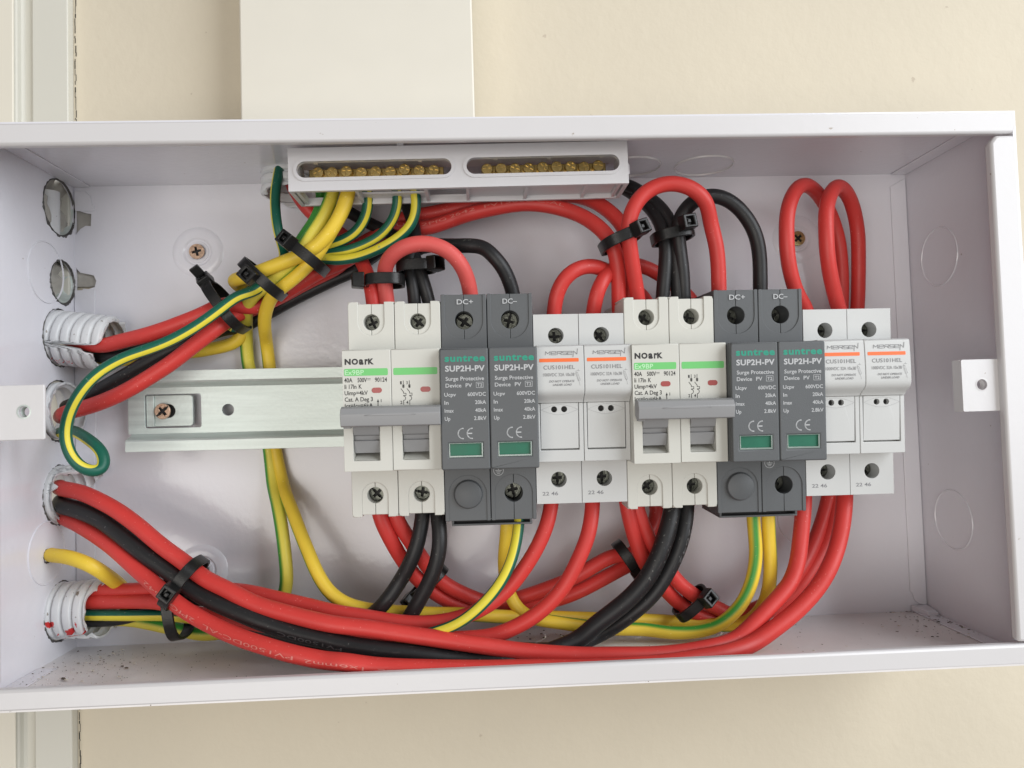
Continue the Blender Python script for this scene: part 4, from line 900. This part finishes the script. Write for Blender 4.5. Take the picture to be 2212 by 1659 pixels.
  [[-0.7,93.0,38.0],[-1.7,87.5,37.0],[-4.2,81.1,36.0],[-8.4,73.2,37.0],[-12.1,66.3,38.0],[-16.9,59.3,38.0],[-23.1,54.5,36.0],[-29.6,50.2,34.0],[-34.7,47.4,31.0],[-37.8,44.3,27.0],[-40.6,40.1,22.0],[-42.6,34.9,16.0],[-44.9,29.9,6.0],[-44.0,17.4,3.6],[-43.8,0.7,3.0],[-42.4,-17.0,3.2],[-38.6,-33.0,5.0],[-35.4,-38.5,12.0],[-30.6,-46.9,18.0],[-24.5,-58.9,24.0],[-19.5,-68.9,28.0],[-14.0,-76.7,30.0],[-6.9,-81.4,31.0],[3.4,-84.5,31.0],[20.9,-86.2,31.0],[43.5,-88.3,30.0],[60.7,-90.4,28.0],[78.3,-92.0,25.0],[96.2,-93.8,23.0],[112.9,-95.1,22.0],[133.8,-97.1,22.0],[148.1,-98.1,24.0],[157.3,-97.9,27.0],[162.9,-94.4,30.0],[167.1,-88.3,32.0],[168.7,-80.5,34.0],[168.8,-72.1,36.0],[168.2,-59.6,37.0],[167.9,-51.8,38.0],[168.4,-44.3,37.0]]),
 ('yg2', 'earthmix', 2.8, 'thick green and yellow wire, left one of two behind the metal rail', 'green and yellow earth wires inside the enclosure',
  [[-7.0,93.7,36.0],[-8.1,87.9,36.0],[-10.6,80.9,37.0],[-13.8,74.5,38.0],[-17.9,68.1,39.0],[-22.9,61.3,38.0],[-30.6,55.6,34.0],[-38.0,50.2,32.0],[-43.7,47.2,28.0],[-47.9,43.9,23.0],[-50.4,39.5,17.0],[-52.8,34.5,8.0],[-53.6,21.8,3.6],[-50.1,5.1,3.0],[-45.3,-15.9,3.2],[-43.2,-33.9,5.0],[-39.4,-41.4,12.0],[-36.6,-51.9,16.0],[-35.0,-61.5,18.0],[-34.2,-70.2,19.0],[-35.0,-77.2,18.0],[-38.1,-84.4,16.0],[-46.1,-90.5,14.0],[-56.0,-94.6,14.0],[-64.2,-95.5,14.0],[-71.2,-95.8,15.0],[-78.4,-93.8,15.0],[-86.1,-92.3,14.0],[-93.8,-90.8,13.0],[-103.9,-88.7,12.0],[-126.3,-88.0,11.0]]),
 ('yg3', 'yellow', 2.85, 'thick yellow wire folded back at a blunt end beside the cable tie', 'green and yellow earth wires inside the enclosure',
  [[0.4,91.7,42.0],[-1.6,84.1,42.0],[-4.6,76.6,42.0],[-9.8,68.7,42.0],[-17.1,62.9,41.0],[-26.7,59.1,40.0],[-36.5,55.9,38.0],[-46.2,53.7,34.0],[-51.7,54.4,27.0],[-54.1,54.6,18.0],[-50.4,50.6,11.0],[-56.1,30.6,9.0],[-64.5,27.8,8.0],[-74.6,26.3,8.0],[-89.7,25.4,8.0],[-109.8,23.3,8.0],[-127.2,23.8,8.0]]),
 ('yspd', 'earthyellow', 2.7, 'thick yellow wire hanging from the left surge protector, turning right along the floor', 'green and yellow earth wires inside the enclosure',
  [[60.4,-40.7,36.0],[59.8,-50.1,36.0],[59.2,-58.4,34.0],[58.5,-66.1,31.0],[58.7,-73.9,28.0],[60.3,-81.6,26.0],[63.5,-87.3,27.0],[69.1,-90.8,29.0],[76.4,-92.0,31.0],[88.4,-94.2,31.0],[102.9,-96.0,31.0],[117.5,-97.1,31.0],[124.9,-98.0,33.0],[136.2,-97.9,34.0],[144.4,-95.7,36.0],[151.4,-90.4,38.0],[156.5,-83.9,39.0],[159.6,-76.0,40.0],[161.1,-69.2,40.0],[161.5,-63.5,40.0],[161.1,-56.5,40.0],[160.9,-50.3,40.0],[161.7,-43.9,38.0]]),
 ('dspd', 'earthdark2', 2.2, 'thin green and yellow wire hanging from the left surge protector', 'green and yellow earth wires inside the enclosure',
  [[65.0,-40.1,42.0],[64.3,-49.1,44.0],[62.9,-56.1,48.0],[60.2,-63.6,51.0],[56.4,-70.1,53.0],[51.3,-75.9,54.0],[44.9,-81.3,54.0],[38.1,-85.7,53.0],[31.3,-88.6,51.0],[20.7,-91.7,48.0],[5.0,-98.0,44.0],[-18.7,-93.4,38.0],[-43.9,-88.6,30.0],[-59.9,-87.2,24.0],[-71.6,-88.1,20.0],[-82.1,-86.2,20.0],[-95.5,-85.4,20.0],[-109.7,-84.7,20.0],[-121.3,-85.3,16.0],[-130.1,-86.0,12.0]]),
 ('ywall', 'yellow', 2.9, 'thick yellow wire poking through a small hole in the left wall', 'green and yellow earth wires inside the enclosure',
  [[-131.0,-58.4,22.0],[-129.6,-58.7,23.0],[-122.4,-58.7,26.0],[-115.8,-60.0,28.0],[-109.7,-62.3,29.0],[-106.7,-67.3,24.0],[-105.8,-72.2,17.0],[-105.8,-77.0,11.0],[-105.8,-82.5,9.0],[-105.3,-88.4,9.0]]),
]

for key, kind, r, label, group, pts in CABLES: make_cable(key, kind, r, label, group, pts)

# ------------------------------------------------------------------ cable ties
def tie(label, at, deg, a, b_, th=0.0, ax=0.0, tail=False):
    t = empty('cable_tie', label, 'cable tie', 'black nylon cable ties', at=at)
    e1 = Vector((cos(radians(deg)), sin(radians(deg)), 0)); e3 = Vector((-e1.y, e1.x, 0)); ez = Vector((0, 0, 1))
    n = 44; hw = 2.25; mb = MB()
    for i in range(n):
        an = 2 * pi * i / n; ca, sa = cos(an), sin(an)
        sx = math.copysign(abs(ca) ** 0.72, ca); sz = math.copysign(abs(sa) ** 0.72, sa)
        for rr in (0.0, 1.15):
            p = e1 * (sx * (a + rr)) + ez * (sz * (b_ + rr))
            for w_ in (-hw, hw): mb.v.append(tuple(p + e3 * w_))
    for i in range(n):
        j = (i + 1) % n
        for q0, q1 in ((0, 1), (3, 2), (2, 0), (1, 3)):
            mb.f.append((i * 4 + q0, i * 4 + q1, j * 4 + q1, j * 4 + q0)); mb.m.append(0)
    obj('strap', mb, M['black'], t, 0.25, angle=40)
    # locking head, lying on the strap
    thc = max(-0.999, min(0.999, th)); sz = (1 - abs(thc) ** 2.8) ** (1 / 2.8)
    pos = e1 * (th * a) + ez * (b_ * sz + 0.9) + e3 * ax
    tiltv = -math.copysign(1, th) * abs(th) ** 2.0 * 0.9 if th else 0.0
    u1 = e1 * cos(tiltv) + ez * sin(tiltv); uz = ez * cos(tiltv) - e1 * sin(tiltv)
    W = lambda x, y, z: tuple(pos + u1 * x + e3 * y + uz * z)
    mb = MB()
    mb.plate(rrect(-3.3, 3.3, -3.1, 3.1, 0.5), 0, 4.8, [[(-1.7, -1.9), (1.7, -1.9), (1.7, 1.9), (-1.7, 1.9)]], fn=lambda x, y, z: W(x * (1 - 0.02 * z), y * (1 - 0.02 * z), z))
    mb.plate([(-1.68, -1.88), (1.68, -1.88), (1.68, 1.88), (-1.68, 1.88)], 0.2, 2.6, fn=W)
    mb.plate([(-1.2, -0.9), (0.6, -0.9), (0.6, 0.9), (-1.2, 0.9)], 2.65, 4.2, fn=W)
    h = obj('locking_head', mb, M['black'], t, 0.4)
    if tail:
        mb = MB(); mb.plate([(-1.8, -2.1), (-1.8, 2.1), (-0.4, 2.1), (-0.4, -2.1)], 4.9, 9.5, fn=W); obj('tail_stub', mb, M['black'], t, 0.3)
tie('black tie nearest the terminal bar, binding the thick yellow wires', (-19.3, 61.5, 35.0), -40, 8.4, 11, -0.72, 0, False)
tie('black tie beside the blunt yellow wire end', (-38.2, 53.3, 32.0), -44, 9.6, 10.5, -0.12, -2, False)
tie('black tie with an upright tail, behind the earth wires on the red cables', (-56.6, 43.6, 22.0), -55, 11.5, 11, -1, 0, True)
tie('black tie round the two red cables above the left breaker', (13.0, 50.0, 41.0), 0, 6.8, 6.5, -1.22, 0, False)
tie('black tie round the two black cables above the left breaker', (25.4, 56.0, 38.0), 2, 7, 6, 0.95, 0, False)
tie('black tie gripping the red cables above the middle breaker', (109.3, 64.3, 43.0), 22, 7.8, 9.6, 0.72, 0, False)
tie('black tie gripping the black cables above the middle breaker', (131.7, 66.4, 40.0), 10, 7.6, 7.5, 0.5, 2.5, False)
tie('dusty black tie round the big three cable bundle at lower left', (-68.8, -68.1, 40.0), 52, 10.2, 9.5, -0.15, 0, False)
tie('long black tie hanging round the red and green cables of the lowest conduit', (-77.6, -82.8, 24.0), -82, 10.5, 10, -0.9, 0, False)
tie('black tie behind the two hanging black cables', (26.2, -75.6, 23.0), 42, 8.6, 6, -1, 0, False)
tie('black tie behind the right black pair, on two red cables rising rightwards', (112.4, -70.2, 20.0), -57, 8.4, 6, 0.7, 0, False)
tie('black tie on the crossing red cables, right of the hanging black pair', (136.8, -87.1, 30.0), 40, 7.8, 6, 0.65, 0, False)


# ------------------------------------------------------------------ corrugated conduits
def corrugated(label, base, axis, r, Lf, lmax, pitch=4.3, red=None, seed=1, depth=1.25, hidden=0.0):
    """Ridged plastic pipe along axis from base; Lf(phi) is where the torn end lies. phi=0 faces the viewer, 90 deg up."""
    t = empty('corrugated_conduit', label, 'conduit', 'cut ends of white corrugated conduit', at=base)
    ax = Vector(axis).normalized(); zf_ = Vector((0, 0, 1)); e0 = (zf_ - ax * zf_.dot(ax)).normalized()
    if e0.length < 0.1: e0 = Vector((1, 0, 0))
    e1 = e0.cross(ax)
    if e1.y < 0: e1 = -e1
    na, ns = 120, int((lmax + 6) / 0.3)
    mb = MB(); idx = {}
    def pt(i, j, inner):
        ph = 2 * pi * i / na; L = Lf(ph) + 0.9 * noise.noise(Vector((cos(ph) * 3, sin(ph) * 3, seed))) + 0.35 * noise.noise(Vector((cos(ph) * 12, sin(ph) * 12, seed + 4)))
        s = -6 + (L + 6) * j / ns
        fr_ = (s / pitch) % 1.0
        rid = depth * (1.0 - 1.0 * math.exp(-((fr_ - 0.5) / 0.12) ** 2) - 0.22 * (2 * abs(((fr_ + 0.5) % 1.0) - 0.5)) ** 2)
        wob = 0.3 * noise.noise(Vector((cos(ph) * 1.5, sin(ph) * 1.5, s * 0.12 + seed))) * max(0, s / 8)
        rr = r - depth + rid + wob - (0.95 if inner else 0)
        return ax * s + (e0 * cos(ph) + e1 * sin(ph)) * rr
    for inner in (0, 1):
        for i in range(na):
            for j in range(ns + 1): mb.v.append(tuple(pt(i, j, inner)))
    K = na * (ns + 1); I = lambda i, j, s: s * K + (i % na) * (ns + 1) + j
    for i in range(na):
        for j in range(ns):
            ph = 360 * (i + 0.5) / na; s = (j + 0.5) * 0.36 - 6
            m_ = 1 if (red and red(ph, s)) else 0
            mb.f.append((I(i, j, 0), I(i + 1, j, 0), I(i + 1, j + 1, 0), I(i, j + 1, 0))); mb.m.append(m_)
            mb.f.append((I(i, j, 1), I(i, j + 1, 1), I(i + 1, j + 1, 1), I(i + 1, j, 1))); mb.m.append(0)
        mb.f.append((I(i, ns, 0), I(i + 1, ns, 0), I(i + 1, ns, 1), I(i, ns, 1))); mb.m.append(0)
    obj('pipe_wall', mb, [M['conduit'], M['redpaint']], t, angle=50)
    return t
def bump(ph, c, w_):
    d = (ph - radians(c) + pi) % (2 * pi) - pi
    return math.exp(-(d / radians(w_)) ** 2)
corrugated('white ribbed conduit with a long split, uppermost of the conduits in the left wall', (-131.6, 33.5, 12.6), (1, -0.14, 0.02), 11.9,
           lambda p: 24 - 5 * bump(p, -62, 42) - 16 * bump(p, -17, 4.5) - 6 * bump(p, -25, 8), 24, seed=1,
           red=lambda p, s: 290 < p < 306 and 2 < s < 17 and noise.noise(Vector((p * 0.5, s * 1.8, 1))) > 0.22)
corrugated('ragged white conduit stub cut almost flush behind the green wire loop', (-131.6, 1.8, 13.2), (1, 0.0, 0.0), 12.3,
           lambda p: 2.2 + 4.5 * bump(p, 180, 70) + 1.0 * bump(p, 60, 30), 7, seed=5)
corrugated('torn white conduit end with curled strips above the big cable bundle', (-131.6, -34.0, 13.0), (1, 0.0, 0.0), 12.2,
           lambda p: 2.6 + 13.0 * bump(p, 128, 42) + 9 * bump(p, 60, 7) + 3.0 * bump(p, 20, 8) + 3.0 * bump(p, 250, 40), 17, seed=9)
corrugated('white ribbed conduit daubed with red marks, lowest in the left wall', (-131.6, -83.6, 12.8), (1, 0.02, 0.02), 12.0,
           lambda p: 16.5 + 5.5 * bump(p, 85, 30) + 5 * bump(p, 215, 45) - 11 * bump(p, -56, 9), 20, seed=13,
           red=lambda p, s: 300 < p < 352 and noise.noise(Vector((p * 0.045, s * 0.35, 7))) > 0.22)
corrugated('broken white conduit stub coming out of the top wall left of the terminal bar', (-31.6, 103.6, 14.5), (0, -1, 0.0), 11.6,
           lambda p: 8.5 + 3.5 * bump(p, 180, 70) + 2.0 * bump(p, 300, 30), 12, seed=17)

# ------------------------------------------------------------------ debris on the floor of the box
random.seed(8)
b = MB()
def chip(x, z, s, mi, y=YB + 0.65, el=1.0):
    a = random.uniform(0, pi); k = random.randint(4, 6); hh = s * random.uniform(0.2, 0.6)
    pts = []
    for i in range(k):
        an = 2 * pi * i / k + random.uniform(-0.3, 0.3); rr = s * random.uniform(0.6, 1.1)
        px, pz = rr * el * cos(an), rr * sin(an) / el
        pts.append((x + px * cos(a * 0.25) - pz * sin(a * 0.25), z + px * sin(a * 0.25) + pz * cos(a * 0.25)))
    n0 = len(b.v)
    b.v += [(p[0], y, p[1]) for p in pts] + [(x + (p[0] - x) * 0.7, y + hh, z + (p[1] - z) * 0.7) for p in pts]
    b.f.append(tuple(n0 + k + i for i in range(k))); b.m.append(mi)
    for i in range(k):
        b.f.append((n0 + i, n0 + (i + 1) % k, n0 + k + (i + 1) % k, n0 + k + i)); b.m.append(mi)
for i in range(420):   # left, below the conduit
    x = -128 + abs(random.gauss(0, 34)); z = random.uniform(14, 66)
    chip(x, z, random.choice((0.1, 0.14, 0.2, 0.3)), 0 if random.random() < 0.8 else 1, el=random.uniform(1, 1.7))
for i in range(12): chip(random.uniform(-124, -90), random.uniform(25, 60), random.uniform(0.6, 1.2), random.choice((0, 0, 1)), el=1.4)
for i in range(34): chip(random.gauss(-112, 10), random.uniform(8, 40), random.uniform(0.2, 0.7), random.choice((0, 0, 0, 1)), el=1.5)
for i in range(120):   # right corner
    x = min(254, 246 + random.gauss(0, 9)); z = max(3, random.gauss(20, 13))
    chip(x, z, random.choice((0.12, 0.2, 0.3, 0.5)), 0 if random.random() < 0.72 else 1, el=random.uniform(1, 2.0))
for i in range(26): chip(random.uniform(165, 240), random.uniform(4, 60), random.choice((0.2, 0.35, 0.5)), 0 if random.random() < 0.8 else 1, el=1.5)
for i in range(26): chip(random.uniform(55, 100), random.uniform(5, 20), random.uniform(0.3, 0.7), 0 if random.random() < 0.7 else 1, el=1.3)
tag(obj('debris', b, [M['debris_dark'], M['debris_pale']]), 'dark crumbs and drilling dust scattered over the floor of the enclosure', 'debris', kind='stuff')
